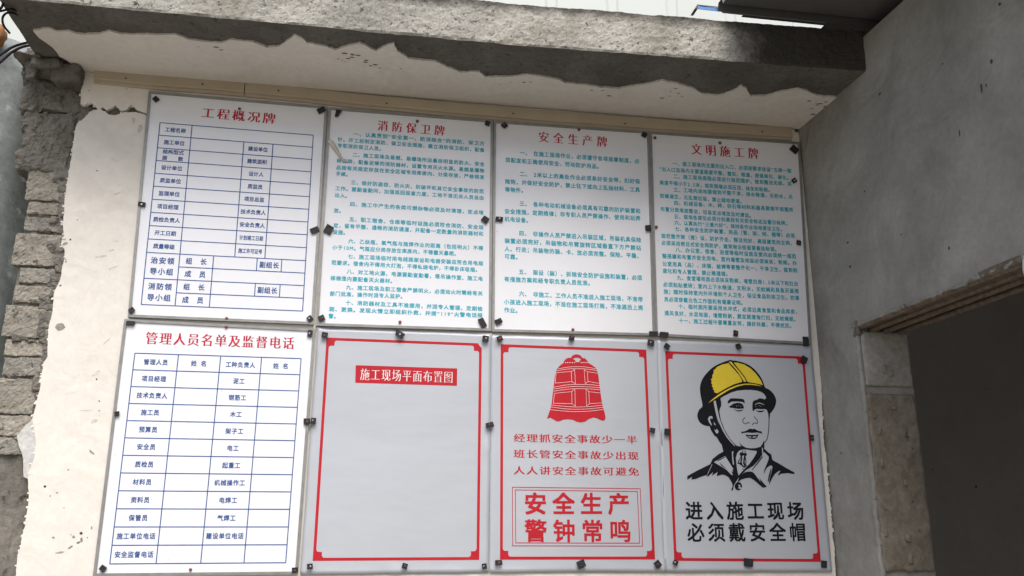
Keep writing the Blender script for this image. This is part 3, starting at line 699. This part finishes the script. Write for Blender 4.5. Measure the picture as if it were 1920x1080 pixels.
lines(t, [('四、 非操作人员严禁进入吊装区域，吊装机具保险', 322, 88, 1503, 155), ('装置必须完好，吊装物和吊臂旋转区域垂直下方严禁站', 182, 160, 1503, 232), ('人、行走；吊装物的装、卡、放必须完整、保险、平稳、', 182, 238, 1510, 310), ('可靠。', 182, 312, 345, 322),
 ('五、 架设（装）、拆除安全防护设施和装置，必须', 320, 460, 1513, 520), ('有措施方案和经专职负责人员批准。', 180, 530, 1040, 572), ('六、 非施工、工作人员不准进入施工现场，不准带', 322, 672, 1520, 728), ('小孩进入施工现场，不准在施工现场打闹，不准酒后上岗', 178, 750, 1522, 808), ('作业。', 178, 828, 343, 836)], 5.142, 910, 420, 10.6)
t.build('body_lettering', M['teal'], b3)

# --- civilised site board
b4 = frame_board('white board of small dense blue-green text, in the upper row nearest the doorway', [(1217.5, 247), (1499, 267), (1521, 646.5), (1228.5, 630)])
t = MB(); text_centres(t, '文明施工牌', (1305.8, 279.9), (1412.2, 287.6), 20, 23, PZ, -.012, .040); t.build('title_lettering', M['title'], b4)
t = MB()
lines(t, [('一、施工现场的主要的出入口，必须按要求挂设“五牌一图', 262, 340, 1410, 415), ('”出入口及场内主要道路要平整、整实、畅通，提倡美化、硬化。', 130, 395, 1405, 482), ('二、施工现场周围必须进行规范围护，做到整洁无损，其', 268, 465, 1412, 540), ('高度不得小于2.5米，临街围墙必须压顶、抹灰和粉刷。', 135, 525, 1225, 600),
 ('三、工地内场地要做到平整干净，排水畅通，无积水，无', 270, 595, 1422, 665), ('蚊蝇滋生，无乱倒垃圾，禁止随地便溺。', 138, 652, 955, 711), ('四、机械设备、木、砖、砂石等材料和器具要按平面图所', 273, 722, 1428, 790), ('布置分类堆放整洁，垃圾定点堆放及时清运。', 143, 780, 1045, 847),
 ('五、现场各部位必须分别悬挂有关安全标志及警示标牌。', 275, 852, 1395, 921), ('六、认真执行“三清六好”，保持各作业场地清洁卫生。', 278, 912, 1345, 979), ('七、各种安全防护装置、用品（管、架、网、棚等）必须', 282, 972, 1443, 1040), ('规范整齐架（搭）设，防护齐全、整洁完好，高层建筑的立网，', 150, 1040, 1440, 1112)], 5.144, 1210, 240, 9.2)
lines(t, [('必须采用密目式安全网防护，建筑物沿街面要悬挂标语。', 153, 78, 1290, 143), ('八、办公室、宿舍、浴室等临时设施及室内必须统一规范', 288, 145, 1455, 210), ('整搭建和布置并安全用电，室内墙壁及地面必须抹灰、粉刷。办', 160, 205, 1462, 275), ('公室用具（品）、床铺、被褥等要整齐化一，干净卫生，做到制', 162, 280, 1467, 345), ('度化和专人管理，禁止睡通铺。', 165, 348, 820, 381),
 ('九、食堂墙地面必须抹灰粉刷，墙壁四周1.5米以下和灶台', 302, 415, 1475, 475), ('必须粘贴瓷砖；室内上下水畅通，无积水，无蚊蝇和具备灭鼠措', 170, 480, 1480, 545), ('施；随时保持室内外环境和个人卫生，保证食品防疾卫生。炊事', 173, 548, 1487, 612), ('员必须穿戴白色工作服和有健康证明。', 178, 622, 965, 659),
 ('十、临时厕所要采用水冲式，必须远离食堂和食品库房，', 315, 690, 1490, 746), ('通风良好，水泥地面，墙壁粉刷，要定期清淘打扫，无蚊蝇蛆。', 182, 755, 1475, 816), ('十一、施工过程中要尊重友邻，搞好共建，不得扰民。', 320, 828, 1435, 881)], 5.144, 1210, 440, 9.4)
t.build('body_lettering', M['teal'], b4)

# --- staff list board
b5 = frame_board('white board with a four column blue staff list and a long eleven character title', [(233.5, 598.5), (592, 617), (558.5, 1077), (174.5, 1081)])
t = MB(); text_centres(t, '管理人员名单及监督电话', (284.6, 634), (541, 643.2), 23.5, 27, PZ, -.012, .040); t.build('title_lettering', M['title'], b5)
Q = [p2(252.9, 662.2), p2(564.6, 672.4), p2(535.7, 1055), p2(205.9, 1057.3)]
cu = [0, .257, .509, .757, 1]
t = MB(); grid(t, [(bil(Q, 0, i/12), bil(Q, 1, i/12)) for i in range(13)], [(bil(Q, u, 0), bil(Q, u, 1)) for u in cu]); t.build('table_grid', M['blue'], b5)
t = MB(); A_ = ['管理人员', '项目经理', '技术负责人', '施工员', '预算员', '安全员', '质检员', '材料员', '资料员', '保管员', '施工单位电话', '安全监督电话']; B_ = ['工种负责人', '泥工', '钢筋工', '木工', '架子工', '电工', '起重工', '机械操作工', '电焊工', '气焊工', '建设单位电话', '']
for i in range(12):
    cell(t, A_[i], cu[0], cu[1], i/12, (i+1)/12, .0205, Q, .9, 1.08); cell(t, B_[i], cu[2], cu[3], i/12, (i+1)/12, .0205, Q, .9, 1.08)
cell(t, '姓 名', cu[1], cu[2], 0, 1/12, .0205, Q, .95, 1.1); cell(t, '姓 名', cu[3], cu[4], 0, 1/12, .0205, Q, .95, 1.1)
t.build('table_lettering', M['blue'], b5)

# --- posters of silver paper
def poster(label, quad, Y, curls):
    Q = [p2(*c) for c in quad]; ctr = sum(Q)/4
    root = thing('poster', label, 'poster', (ctr[0], Y, ctr[1]), 'silver paper posters')
    n, k = 44, 60; V = []; Fs = []
    def dy(u, v):
        e = 0
        for (cu_, cv_, r, a) in curls:
            d = math.hypot((u-cu_)*.75, (v-cv_)); e += a*max(0, 1-d/r)**2
        q = Vector((u*2.2, v*2.8, Y*900)); edge = min(u, 1-u, v, 1-v); fade = max(0, 1-edge/.028)
        return -e-.0026*fade*(.5+noise.noise(q*3.0))
    for j in range(k+1):
        for i in range(n+1):
            u, v = i/n, j/k; p = bil(Q, u, v)+.0008*np.array([noise.noise(Vector((v*5, Y*700, 0))), noise.noise(Vector((u*4, 3, Y*700)))])
            V.append((p[0], Y+dy(u, v), p[1]))
    for j in range(k):
        for i in range(n): a = j*(n+1)+i; Fs.append((a, a+1, a+n+2, a+n+1))
    t = MB(); t.add(V, Fs); o = t.build('sheet', M['paper'], root, smooth=True)
    sd_ = o.modifiers.new('thickness', 'SOLIDIFY'); sd_.thickness = .0003
    return root
def ticket(root, quad, Y):
    Q = [p2(*c) for c in quad]; w = np.linalg.norm(Q[1]-Q[0]); h = np.linalg.norm(Q[3]-Q[0])
    th, nn, r = .0096, .0285, .0085
    def arc(cx, cy, a0, a1): return [(cx+r*math.cos(math.radians(a0+(a1-a0)*i/5)), cy+r*math.sin(math.radians(a0+(a1-a0)*i/5))) for i in range(6)]
    c = arc(th+r, nn+r, 180, 270)+[(nn, nn)]+arc(nn+r, th+r, 180, 270)      # top-left, y down
    c = c[:6]+[(nn, nn)]+c[7:]
    TL = c; TR = [(w-a, b_) for a, b_ in reversed(c)]; BR = [(w-a, h-b_) for a, b_ in c]; BL = [(a, h-b_) for a, b_ in reversed(c)]
    inner = [bil(Q, a/w, b_/h) for a, b_ in TL+TR+BR+BL]
    t = MB(); flat_poly(t, Q, Y-.0007, 0, [inner[::-1]]); t.build('red_border', M['red'], root)
YP6, YP7, YP8 = .006, .0045, .003
q6 = [(612.2, 632.2), (903.8, 643.3), (899, 1049.9), (586.1, 1051.8)]
p6 = poster('silver poster blank but for a small red banner of white characters', [(595.5, 613.5), (923, 624.5), (916.5, 1073.5), (562.5, 1078)], YP6, [(0, 0, .05, .004), (1, .02, .09, .005), (.5, 1, .06, .004), (1, .5, .05, .003)])
ticket(p6, q6, YP6)
t = MB(); flat_poly(t, [p2(667, 684.2), p2(857.6, 690.4), p2(857, 723), p2(666, 717.3)], YP6-.0007); t.build('title_banner', M['red'], p6)
t = MB(); text_centres(t, '施工现场平面布置图', (684.4, 701.4), (841, 706.6), 18.5, 25, YP6-.0012, -.018, .028); t.build('title_lettering', M['white'], p6)

q7 = [(939.2, 644.9), (1212.3, 655.1), (1228.9, 1048.9), (937.8, 1049.3)]
p7 = poster('silver poster with a large red temple bell above red slogans', [(921.5, 627), (1237, 636.5), (1249.5, 1072.5), (917.5, 1073.5)], YP7, [(1, .45, .07, .004), (1, .98, .06, .005), (0, .02, .05, .004)])
ticket(p7, q7, YP7)
BL_ = lambda L: [p2(1020+x/7.2, 650+y/7.2) for x, y in L]
bell = [(40, 975), (60, 920), (85, 850), (105, 770), (130, 560), (150, 400), (165, 330), (185, 290), (215, 255), (265, 218), (270, 195), (300, 160), (340, 145), (365, 150), (385, 120), (420, 103), (450, 100), (490, 110), (520, 145), (540, 155), (555, 150), (590, 190), (600, 215), (650, 245), (700, 280), (725, 320), (740, 400), (755, 540), (775, 680), (795, 800), (825, 900), (835, 960), (825, 990), (800, 1000), (760, 985), (720, 965), (670, 955), (610, 975), (560, 1010), (500, 1022), (440, 1010), (390, 985), (320, 978), (260, 985), (215, 1005), (170, 1005), (130, 980), (95, 960), (65, 962)]
hole = [(395, 160), (420, 150), (450, 145), (490, 155), (505, 175), (485, 185), (480, 205), (430, 205), (425, 180), (405, 170)]
t = MB(); flat_poly(t, BL_(bell), YP7-.0007, 0, [BL_(hole)[::-1]]); be = t.build('bell_picture', M['red'], p7)
t = MB(); lw = .0012; yy_ = YP7-.0010
for L in [[(188, 300), (320, 275), (430, 268), (560, 272), (708, 296)], [(168, 326), (300, 302), (430, 295), (580, 300), (727, 322)], [(135, 545), (300, 515), (430, 508), (600, 510), (750, 522)], [(135, 570), (300, 545), (430, 535), (600, 540), (755, 552)], [(130, 600), (300, 575), (430, 565), (600, 568), (758, 580)],
          [(100, 785), (300, 805), (430, 812), (600, 808), (790, 788)], [(95, 812), (300, 838), (430, 843), (600, 838), (797, 818)], [(86, 848), (300, 870), (430, 875), (600, 870), (803, 846)]]:
    flat_stroke(t, [q[:2] for q in spline(BL_(L), 5)], lw, yy_); yy_ -= .00003
for L, cz in [([(165, 350), (370, 332), (378, 470), (155, 490)], True), ([(370, 335), (415, 305), (428, 500), (378, 470)], False), ([(590, 340), (545, 308), (560, 500), (597, 468)], True), ([(590, 337), (732, 356)], False), ([(597, 468), (750, 494)], False),
              ([(145, 628), (378, 605), (380, 768), (127, 762)], True), ([(378, 605), (420, 570), (425, 800), (380, 768)], False), ([(608, 606), (570, 570), (578, 800), (615, 768)], True), ([(608, 606), (770, 624)], False), ([(615, 768), (787, 757)], False)]:
    flat_stroke(t, BL_(L), lw, yy_, closed=cz); yy_ -= .00003
for x in (295, 323, 352, 383, 413, 505, 530, 557, 583):
    flat_poly(t, BL_([(x-6, 213-6), (x+6, 213-6), (x+6, 213+6), (x-6, 213+6)]), yy_)
t.build('bell_lines', M['white'], p7)
for s, a, b in [('经理抓安全事故少一半', (974.3, 820.8), (1185.3, 824.4)), ('班长管安全事故少出现', (974, 850.4), (1187.8, 854.6)), ('人人讲安全事故可避免', (974, 881.6), (1188.4, 884))]:
    t = MB(); text_centres(t, s, a, b, 22, 16.5, YP7-.0007, -.006, .026); t.build('slogan_lettering', M['red'], p7)
t = MB(); C7 = lambda x, y: p2(910+x/4.5, 840+y/4.5)
flat_stroke(t, [C7(230, 330), C7(1310, 343), C7(1330, 828), C7(232, 825)], .0024, YP7-.0007, closed=True); flat_stroke(t, [C7(255, 353), C7(1285, 366), C7(1305, 803), C7(258, 800)], .0024, YP7-.0007, closed=True)
t.build('double_line_box', M['title'], p7)
t = MB(); text_centres(t, '安全生产', (1004.4, 944), (1161, 944.4), 43, 41, YP7-.0007, .024); text_centres(t, '警钟常鸣', (1005, 994.9), (1163.8, 995.6), 43, 42, YP7-.0007, .021); t.build('warning_lettering', M['red'], p7)

q8 = [(1247.5, 658), (1508.5, 668.2), (1539.8, 1053.5), (1264.6, 1051.5)]
p8 = poster('silver poster picturing a worker in a yellow helmet above black characters', [(1232.5, 637), (1522.5, 648.5), (1561, 1072), (1246, 1072.5)], YP8, [(1, 0, .07, .003), (.5, 1, .05, .002)])
ticket(p8, q8, YP8)
fA = lambda L: [p2(1300+x/7.717, 660+y/7.717) for x, y in L]
fB = lambda L: [p2(1280+x/7.2, 780+y/7.2) for x, y in L]
fC = lambda L: [p2(1360+x/9., 730+y/9.) for x, y in L]
ink = MB(); yel = MB(); pap = MB(); y0 = YP8-.0007; d_ = .00012
head = fA([(480, 130), (545, 112), (575, 122), (620, 124), (720, 150), (820, 195), (900, 260), (965, 340), (1010, 420), (1042, 510), (1090, 535), (1140, 575), (1180, 630), (1202, 690), (1198, 750), (1175, 810), (1140, 860), (1110, 882), (900, 900), (600, 1000), (420, 1080), (300, 1085), (240, 1075), (160, 1060), (100, 1020), (68, 960), (62, 900), (90, 830), (135, 780), (115, 660), (100, 560), (105, 470), (140, 380), (210, 290), (300, 210), (400, 160)])
flat_poly(ink, smooth2(head), y0)
body = fB([(370, 60), (370, 150), (385, 190), (410, 230), (435, 270), (465, 285), (500, 350), (530, 385), (540, 430), (552, 480), (480, 520), (405, 580), (375, 650), (200, 735), (65, 810), (65, 862), (130, 820), (120, 858), (180, 850), (240, 825), (320, 797), (330, 815), (348, 815), (415, 755), (397, 808), (475, 755), (462, 812), (530, 792), (570, 795), (620, 825), (650, 870), (672, 910), (678, 945), (657, 1005), (680, 1005), (697, 930), (765, 825), (860, 730), (960, 670), (1040, 580), (1090, 500), (1105, 450), (1108, 350), (1098, 325), (1000, 350), (700, 300), (560, 60)])
flat_poly(ink, body, y0-d_)
face = fA([(400, 665), (440, 640), (500, 610), (560, 582), (640, 560), (740, 548), (840, 548), (920, 558), (980, 575), (1020, 600), (1050, 640), (1057, 665), (1035, 684), (1000, 673), (960, 668), (920, 690), (880, 700), (860, 730), (856, 790), (860, 840), (872, 862), (885, 838), (920, 822), (980, 827), (1035, 825), (1062, 832), (1075, 855), (1085, 905)])
face += fC([(733, 500), (733, 600), (726, 720), (710, 820), (688, 860), (660, 892), (652, 858), (638, 905), (600, 965), (520, 990), (440, 995), (360, 985), (300, 955), (262, 925), (238, 875), (253, 930), (268, 965), (230, 965), (165, 938), (100, 865), (40, 785), (0, 725)])
face += fA([(440, 1080), (400, 980), (380, 860), (388, 820), (407, 780), (407, 720), (397, 690)])
flat_poly(pap, face, y0-2*d_)
flat_poly(pap, fA([(295, 708), (325, 700), (350, 820), (380, 950), (424, 1080)])+fB([(520, 80), (560, 180), (620, 285), (680, 365), (712, 404), (700, 404), (650, 350), (600, 290), (545, 200), (500, 100), (478, 30)])+fA([(380, 1060), (345, 950), (315, 820)]), y0-2*d_)
flat_poly(pap, fA([(285, 942), (265, 925), (235, 930), (213, 970), (230, 1015), (262, 1062), (272, 1055), (252, 1005), (242, 980), (255, 955), (275, 968)]), y0-2*d_)
flat_poly(pap, fA([(300, 1010), (332, 1062), (302, 1045)]), y0-2*d_)
flat_poly(pap, fB([(430, 175), (450, 195), (462, 172), (487, 205), (480, 232), (460, 236), (440, 205)]), y0-2*d_)
flat_poly(pap, fB([(770, 466), (740, 500), (722, 560), (728, 640), (740, 730), (757, 803), (830, 722), (900, 650), (960, 570), (1000, 500), (1003, 472), (940, 465), (868, 453), (830, 450), (800, 456)]), y0-2*d_)
flat_poly(pap, fB([(425, 622), (455, 605), (575, 540), (590, 560), (640, 640), (690, 720), (670, 722), (684, 752), (660, 742), (682, 800), (655, 790), (600, 730), (540, 690), (470, 650)]), y0-2*d_)
flat_poly(pap, fB([(668, 480), (688, 474), (682, 520), (690, 600), (697, 655), (682, 655), (672, 580)]), y0-2*d_)
flat_poly(pap, fB([(398, 650), (405, 652), (345, 780), (325, 817), (338, 780)]), y0-2*d_)
flat_poly(pap, fB([(1074, 430), (1086, 426), (1090, 480), (1084, 520), (1076, 500)]), y0-2*d_)
# right collar and shoulder
flat_poly(ink, fB([(1100, 440), (1118, 452), (1160, 490), (1200, 520), (1210, 580), (1225, 600), (1300, 640), (1400, 700), (1510, 760), (1515, 785), (1420, 770), (1330, 778), (1295, 805), (1292, 788), (1325, 740), (1300, 742), (1250, 780), (1210, 840), (1170, 932), (1174, 860), (1200, 760), (1217, 690), (1205, 666), (1175, 670), (1140, 700), (1115, 740), (1108, 787), (1102, 740), (1125, 680), (1150, 620), (1165, 580), (1165, 545), (1110, 490), (1096, 490)]), y0-3*d_)
for L in [[(1150, 885), (1163, 885), (1185, 800), (1203, 708), (1190, 715), (1165, 800)], [(1085, 528), (1080, 560), (1020, 640), (945, 730), (935, 728), (1000, 640), (1060, 560)], [(1033, 830), (1090, 900), (1140, 955), (1108, 967), (1058, 890)],
          [(740, 905), (765, 825), (800, 790), (840, 760), (890, 748), (940, 752), (970, 775), (1010, 830), (1060, 895), (1104, 965), (1085, 968), (1020, 912), (960, 860), (910, 833), (850, 840), (790, 860)],
          [(460, 610), (480, 595), (578, 545), (572, 560), (500, 600)], [(500, 625), (520, 645), (600, 722), (566, 700), (520, 665)], [(800, 700), (835, 720), (825, 728)], [(780, 660), (795, 665), (788, 672)],
          [(768, 512), (790, 480), (806, 500), (812, 455), (820, 455), (822, 498), (838, 503), (842, 455), (850, 455), (852, 500), (868, 500), (868, 530), (852, 545), (862, 600), (862, 660), (845, 662), (880, 668), (835, 702), (815, 690), (790, 662), (742, 640), (760, 590), (785, 545)]]:
    flat_poly(ink, fB(L), y0-3*d_)
flat_poly(pap, fB([(805, 540), (832, 530), (822, 590), (817, 640), (838, 682), (812, 660), (800, 620), (810, 580)]), y0-4*d_)
flat_poly(pap, fB([(780, 570), (788, 560), (778, 630), (762, 630)]), y0-4*d_)
flat_poly(pap, fB([(842, 590), (850, 600), (850, 640), (842, 640)]), y0-4*d_)
c = [(755+50*math.cos(a), 948+56*math.sin(a)) for a in np.linspace(0, 2*math.pi, 20, endpoint=False)]; flat_poly(ink, fB(c), y0-3*d_)
flat_poly(pap, fB([(752, 935), (770, 925), (782, 940), (775, 952), (790, 965), (810, 975), (800, 990), (780, 978), (765, 982), (750, 970), (768, 955)]), y0-4*d_)
# features of the face
for L in [[(40, 235), (50, 190), (95, 150), (180, 150), (300, 160), (325, 180), (333, 230), (318, 235), (300, 212), (200, 203), (110, 207), (60, 237)], [(45, 298), (85, 280), (140, 240), (190, 225), (250, 228), (290, 245), (310, 280), (322, 325), (300, 322), (240, 330), (180, 324), (120, 312), (85, 312), (75, 295)],
          [(142, 335), (190, 350), (240, 352), (303, 340), (290, 362), (235, 375), (185, 364)], [(515, 350), (560, 362), (610, 360), (665, 352), (640, 380), (585, 388), (540, 375)],
          [(270, 745), (280, 705), (300, 715), (350, 700), (420, 660), (460, 672), (490, 662), (550, 695), (600, 710), (605, 695), (632, 752), (600, 740), (540, 728), (460, 735), (380, 728), (310, 737)], [(340, 758), (400, 768), (470, 768), (568, 760), (550, 795), (520, 832), (470, 840), (400, 827), (365, 795)]]:
    flat_poly(ink, fC(L), y0-3*d_)
for L in [[(375, 790), (440, 797), (440, 815), (400, 808)], [(465, 798), (535, 783), (505, 812), (465, 818)], [(500, 262), (530, 235), (580, 222), (640, 243), (668, 268), (640, 256), (585, 236), (535, 246), (510, 265)], [(218, 272), (226, 268), (232, 276), (224, 282)], [(566, 276), (574, 270), (582, 278), (574, 284)], [(188, 280), (193, 272), (198, 290), (193, 294)], [(258, 275), (268, 282), (262, 294)], [(596, 284), (606, 278), (606, 296)], [(515, 288), (525, 282), (522, 300)]]:
    flat_poly(pap, fC(L), y0-4*d_)
def ink_line(f, pts, w): flat_stroke(ink, [q[:2] for q in spline(f(pts), 5)], w, y0-3*d_)
kC = 1/9./pxm(1410, 790)
ink_line(fC, [(340, 475), (305, 505), (298, 540), (315, 570), (345, 582), (365, 575), (380, 560), (400, 560), (412, 578)], 12*kC)
ink_line(fC, [(492, 455), (510, 490), (540, 515), (548, 550), (535, 578), (510, 567), (480, 570), (465, 588), (462, 608)], 12*kC)
ink_line(fC, [(745, 400), (746, 460), (741, 540), (738, 640), (728, 740), (713, 825), (690, 868), (655, 908)], 11*kC)
flat_poly(ink, fC([(722, 330), (760, 385), (756, 450), (744, 510), (736, 500), (728, 400)]), y0-3*d_)
ink_line(lambda L: fB(L), [(502, 0), (525, 85), (565, 185), (625, 285), (690, 368), (735, 405), (790, 415)], 9/7.2/pxm(1360, 820))
for L in [[(345, 215), (420, 180), (512, 160), (560, 215), (620, 280), (670, 340), (700, 395), (712, 430), (660, 445), (580, 470), (500, 510), (420, 555), (348, 597), (303, 580), (308, 555), (288, 540), (292, 520), (270, 490), (280, 470), (262, 450), (270, 420), (256, 395), (280, 372), (276, 340), (298, 300), (296, 262), (322, 245)],
          [(515, 142), (550, 135), (600, 200), (680, 290), (740, 370), (770, 428), (738, 430), (700, 370), (650, 290), (580, 205)], [(588, 150), (650, 155), (740, 180), (830, 235), (900, 300), (960, 380), (990, 430), (1008, 478), (920, 455), (830, 440), (788, 430), (750, 360), (690, 280), (625, 200)],
          [(218, 738), (300, 665), (400, 592), (520, 525), (640, 477), (740, 458), (840, 458), (920, 470), (1000, 497), (910, 482), (830, 472), (740, 474), (640, 498), (520, 548), (400, 622), (330, 668)]]:
    flat_poly(yel, fA(L), y0-3*d_)
pic = ink.build('worker_picture', M['black'], p8); yel.build('helmet_colour', M['yellow'], p8); pap.build('face_ground', M['paper'], p8)
t = MB(); text_centres(t, '进入施工现场', (1301.6, 957.4), (1492.3, 957.8), 33, 33.5, YP8-.0007, .022); text_centres(t, '必须戴安全帽', (1305, 998.4), (1496.2, 997.6), 33, 34, YP8-.0007, .019); t.build('warning_lettering', M['black'], p8)

# ================================================================== pads and nails
N1, N2, N3, N4, N5 = 'the upper blue table board', 'the board with curled film', 'the widely spaced text board', 'the text board nearest the doorway', 'the four column staff board'
S6, S7, S8 = 'the nearly blank silver poster', 'the bell poster', 'the helmet worker poster'
PADS = [  # x, y, w, h, angle, nail, where
 (292, 186, 10, 10, 45, None, 'near the top left corner of '+N1), (602, 206.6, 15, 10, 32, None, 'at the top right corner of '+N1), (266, 383, 14, 9, -8, 's', 'halfway down the left edge of '+N1), (590.5, 431.7, 17, 11, 27, None, 'halfway down the right edge of '+N1), (246.5, 582, 11, 10, 38, None, 'at the bottom left corner of '+N1), (581, 597, 10, 10, 40, 's', 'at the bottom right corner of '+N1),
 (616.5, 430.5, 15, 17, -26, None, 'halfway down the left edge of '+N2), (602.8, 596.5, 11, 11, 24, 'r', 'at the bottom left corner of '+N2), (634.4, 212.8, 11, 16, -8, None, 'at the top left corner of '+N2), (914, 231, 9, 9, -16, None, 'at the top right corner of '+N2), (910, 411.6, 12, 12, -34, None, 'halfway down the right edge of '+N2), (904.7, 605.7, 11, 18, 26, None, 'at the bottom right corner of '+N2),
 (946, 235, 10, 10, 45, 'r', 'at the top left corner of '+N3), (1208, 252.5, 9, 9, -24, None, 'at the top right corner of '+N3), (936.3, 410.6, 14, 9, -3, 's', 'halfway down the left edge of '+N3), (1215.8, 427.5, 10, 11, 6, None, 'halfway down the right edge of '+N3), (934.7, 602.8, 13, 10, 30, None, 'at the bottom left corner of '+N3), (1225, 625.8, 16, 9, -2, None, 'at the bottom right corner of '+N3),
 (1489.4, 280.4, 14, 12, -38, None, 'at the top right corner of '+N4), (1489.4, 338.6, 8, 8, 34, 's', 'on the upper right edge of '+N4), (1497.7, 455, 8, 8, -10, 'r', 'halfway down the right edge of '+N4), (1379.5, 625, 8, 10, -10, 'r', 'in the middle of the bottom edge of '+N4), (1511, 640, 10, 16, 2, None, 'at the bottom right corner of '+N4), (1245, 628, 16, 10, -4, None, 'at the bottom left corner of '+N4),
 (244.5, 605.7, 16, 9, -2, None, 'at the top left corner of '+N5), (580.8, 625.4, 9, 13, -6, 's', 'at the top right corner of '+N5), (219.3, 775.8, 9, 9, 6, None, 'on the left edge of '+N5), (192.7, 1066, 12, 11, -36, None, 'at the bottom left corner of '+N5), (553, 1068.8, 11, 10, 4, 'r', 'at the bottom right corner of '+N5), (575.6, 790, 12, 12, 4, 'r', 'halfway down the right edge of '+N5),
 (587.5, 789, 10, 12, -4, 's', 'halfway down the left edge of '+S6), (609, 628.4, 12, 11, -8, 'r', 'at the top left corner of '+S6), (751, 626.7, 14, 12, -35, 's', 'in the middle of the top edge of '+S6), (910.7, 635, 12, 12, -6, 's', 'at the top right corner of '+S6), (581, 1062.4, 10, 10, 6, 's', 'at the bottom left corner of '+S6), (758.7, 1061.5, 10, 10, -14, 'r', 'in the middle of the bottom edge of '+S6), (908, 1061.5, 9, 10, 8, 's', 'at the bottom right corner of '+S6),
 (937.3, 635.3, 11, 10, 24, 'r', 'at the top left corner of '+S7), (1072, 634, 10, 8, -8, 'r', 'in the middle of the top edge of '+S7), (1220.4, 642.8, 12, 10, -10, 's', 'at the top right corner of '+S7), (918.5, 796.7, 15, 10, 14, 'r', 'halfway down the left edge of '+S7), (1223.4, 806.7, 9, 9, -12, None, 'halfway down the right edge of '+S7), (935, 1055, 13, 9, 4, 'r', 'at the bottom left corner of '+S7), (1090, 1058, 14, 13, 22, None, 'in the middle of the bottom edge of '+S7), (1233.3, 1057.8, 12, 12, 38, 'r', 'at the bottom right corner of '+S7),
 (1250.7, 649.4, 10, 9, -34, None, 'at the top left corner of '+S8), (1385, 649.4, 9, 10, 18, None, 'in the middle of the top edge of '+S8), (1508.5, 674, 11, 11, -28, None, 'at the top right corner of '+S8), (1251.3, 810, 10, 11, -8, None, 'halfway down the left edge of '+S8), (1522.4, 820.7, 7, 10, -4, 'r', 'halfway down the right edge of '+S8), (1267, 1055, 9, 8, -30, 's', 'at the bottom left corner of '+S8), (1404, 1055, 17, 13, -8, None, 'in the middle of the bottom edge of '+S8), (1545, 1058, 10, 12, -4, None, 'at the bottom right corner of '+S8)]
def nail_mesh(mb, c, r, y):
    V = [(c[0], y-.0022, c[1])]; Fs = []; n = 10
    for k, (rr, yy2) in enumerate([(r*.6, y-.0019), (r, y-.0008), (r, y+.002)]):
        V += [(c[0]+rr*math.cos(2*math.pi*i/n), yy2, c[1]+rr*math.sin(2*math.pi*i/n)) for i in range(n)]
    for i in range(n): Fs.append((0, 1+i, 1+(i+1) % n))
    for k in range(2):
        for i in range(n): Fs.append((1+k*n+i, 1+k*n+(i+1) % n, 1+(k+1)*n+(i+1) % n, 1+(k+1)*n+i))
    mb.add(V, Fs)
for i, (x, y, w, h, a, nail, where) in enumerate(PADS):
    c = p2(x, y, -.007); k = 1/pxm(x, y); t_ = math.radians(a); ux = np.array([math.cos(t_), math.sin(t_)]); uz = np.array([-ux[1], ux[0]])
    L = []
    for sx, sz in ((-1, 1), (1, 1), (1, -1), (-1, -1)):
        j = 1+rnd.uniform(-.10, .10)
        L.append(c+k*(ux*sx*w*.5*j+uz*sz*h*.5*(1+rnd.uniform(-.10, .10))))
    if i == 32: L[0] = L[0]+k*np.array([-7, 2.5])
    if i == 8: L[2] = L[2]+k*np.array([-4, 3]) 
    L2 = []
    for q in range(4):                                   # clipped corners, slightly bowed sides
        p, nx_ = L[q], L[(q+1) % 4]
        L2 += [p+(nx_-p)*.06, p+(nx_-p)*.5+k*rnd.uniform(-.25, .25)*uz, p+(nx_-p)*.94]
    n = len(L2); tilt = rnd.uniform(-.0012, .0012)
    mb = MB(); fr_ = [(p[0], -.0085-rnd.uniform(0, .0008)+tilt*(1 if q < n/2 else -1), p[1]) for q, p in enumerate(L2)]; bk = [(p[0], -.0046, p[1]) for p in L2]
    _, T = tess([[tuple(p) for p in L2]])
    mb.add(fr_+bk, list(T)+[tuple(v_+n for v_ in tt) for tt in T]+[(q, (q+1) % n, (q+1) % n+n, q+n) for q in range(n)])
    org = (c[0], -.006, c[1])
    o = mb.build('rubber_pad', M['rubber'], None, origin=org)
    ORIG[o.name] = org
    tag(o, 'black pad '+where, 'rubber pad', 'black rubber pads nailed over the boards')
    if nail:
        nb_ = MB(); nail_mesh(nb_, c+k*np.array([rnd.uniform(-1.5, 1.5), rnd.uniform(-1, 1.2)]), k*rnd.uniform(1.5, 2.1), -.0094)
        nb_.build('nail', M['nail_red' if nail == 'r' else 'nail_steel'], o)
NAILS = [(449, 204, 'over the red title of '+N1), (425, 597, 'in the middle of the bottom edge of '+N1), (424, 613, 'in the middle of the top edge of '+N5), (782.5, 227.3, 'just above the red title of '+N2), (750, 603.7, 'in the middle of the bottom edge of '+N2),
 (1085.6, 243, 'in the middle of the top edge of '+N3), (1074.3, 618, 'in the middle of the bottom edge of '+N3), (1228, 258.5, 'at the top left corner of '+N4), (1350, 268, 'just above the red title of '+N4), (1230.4, 425.7, 'halfway down the left edge of '+N4), (357, 1068, 'in the middle of the bottom edge of '+N5)]
for x, y, where in NAILS:
    c = p2(x, y, -.004); mb = MB(); nail_mesh(mb, c, 2.9/pxm(x, y), -.0048)
    o = mb.build('nail', M['nail_red'], None, origin=(c[0], -.004, c[1]), smooth=True)
    tag(o, 'red-brown nail head '+where, 'nail', 'bare nails holding the boards')
bpy.data.objects.remove(_fo, do_unlink=True)
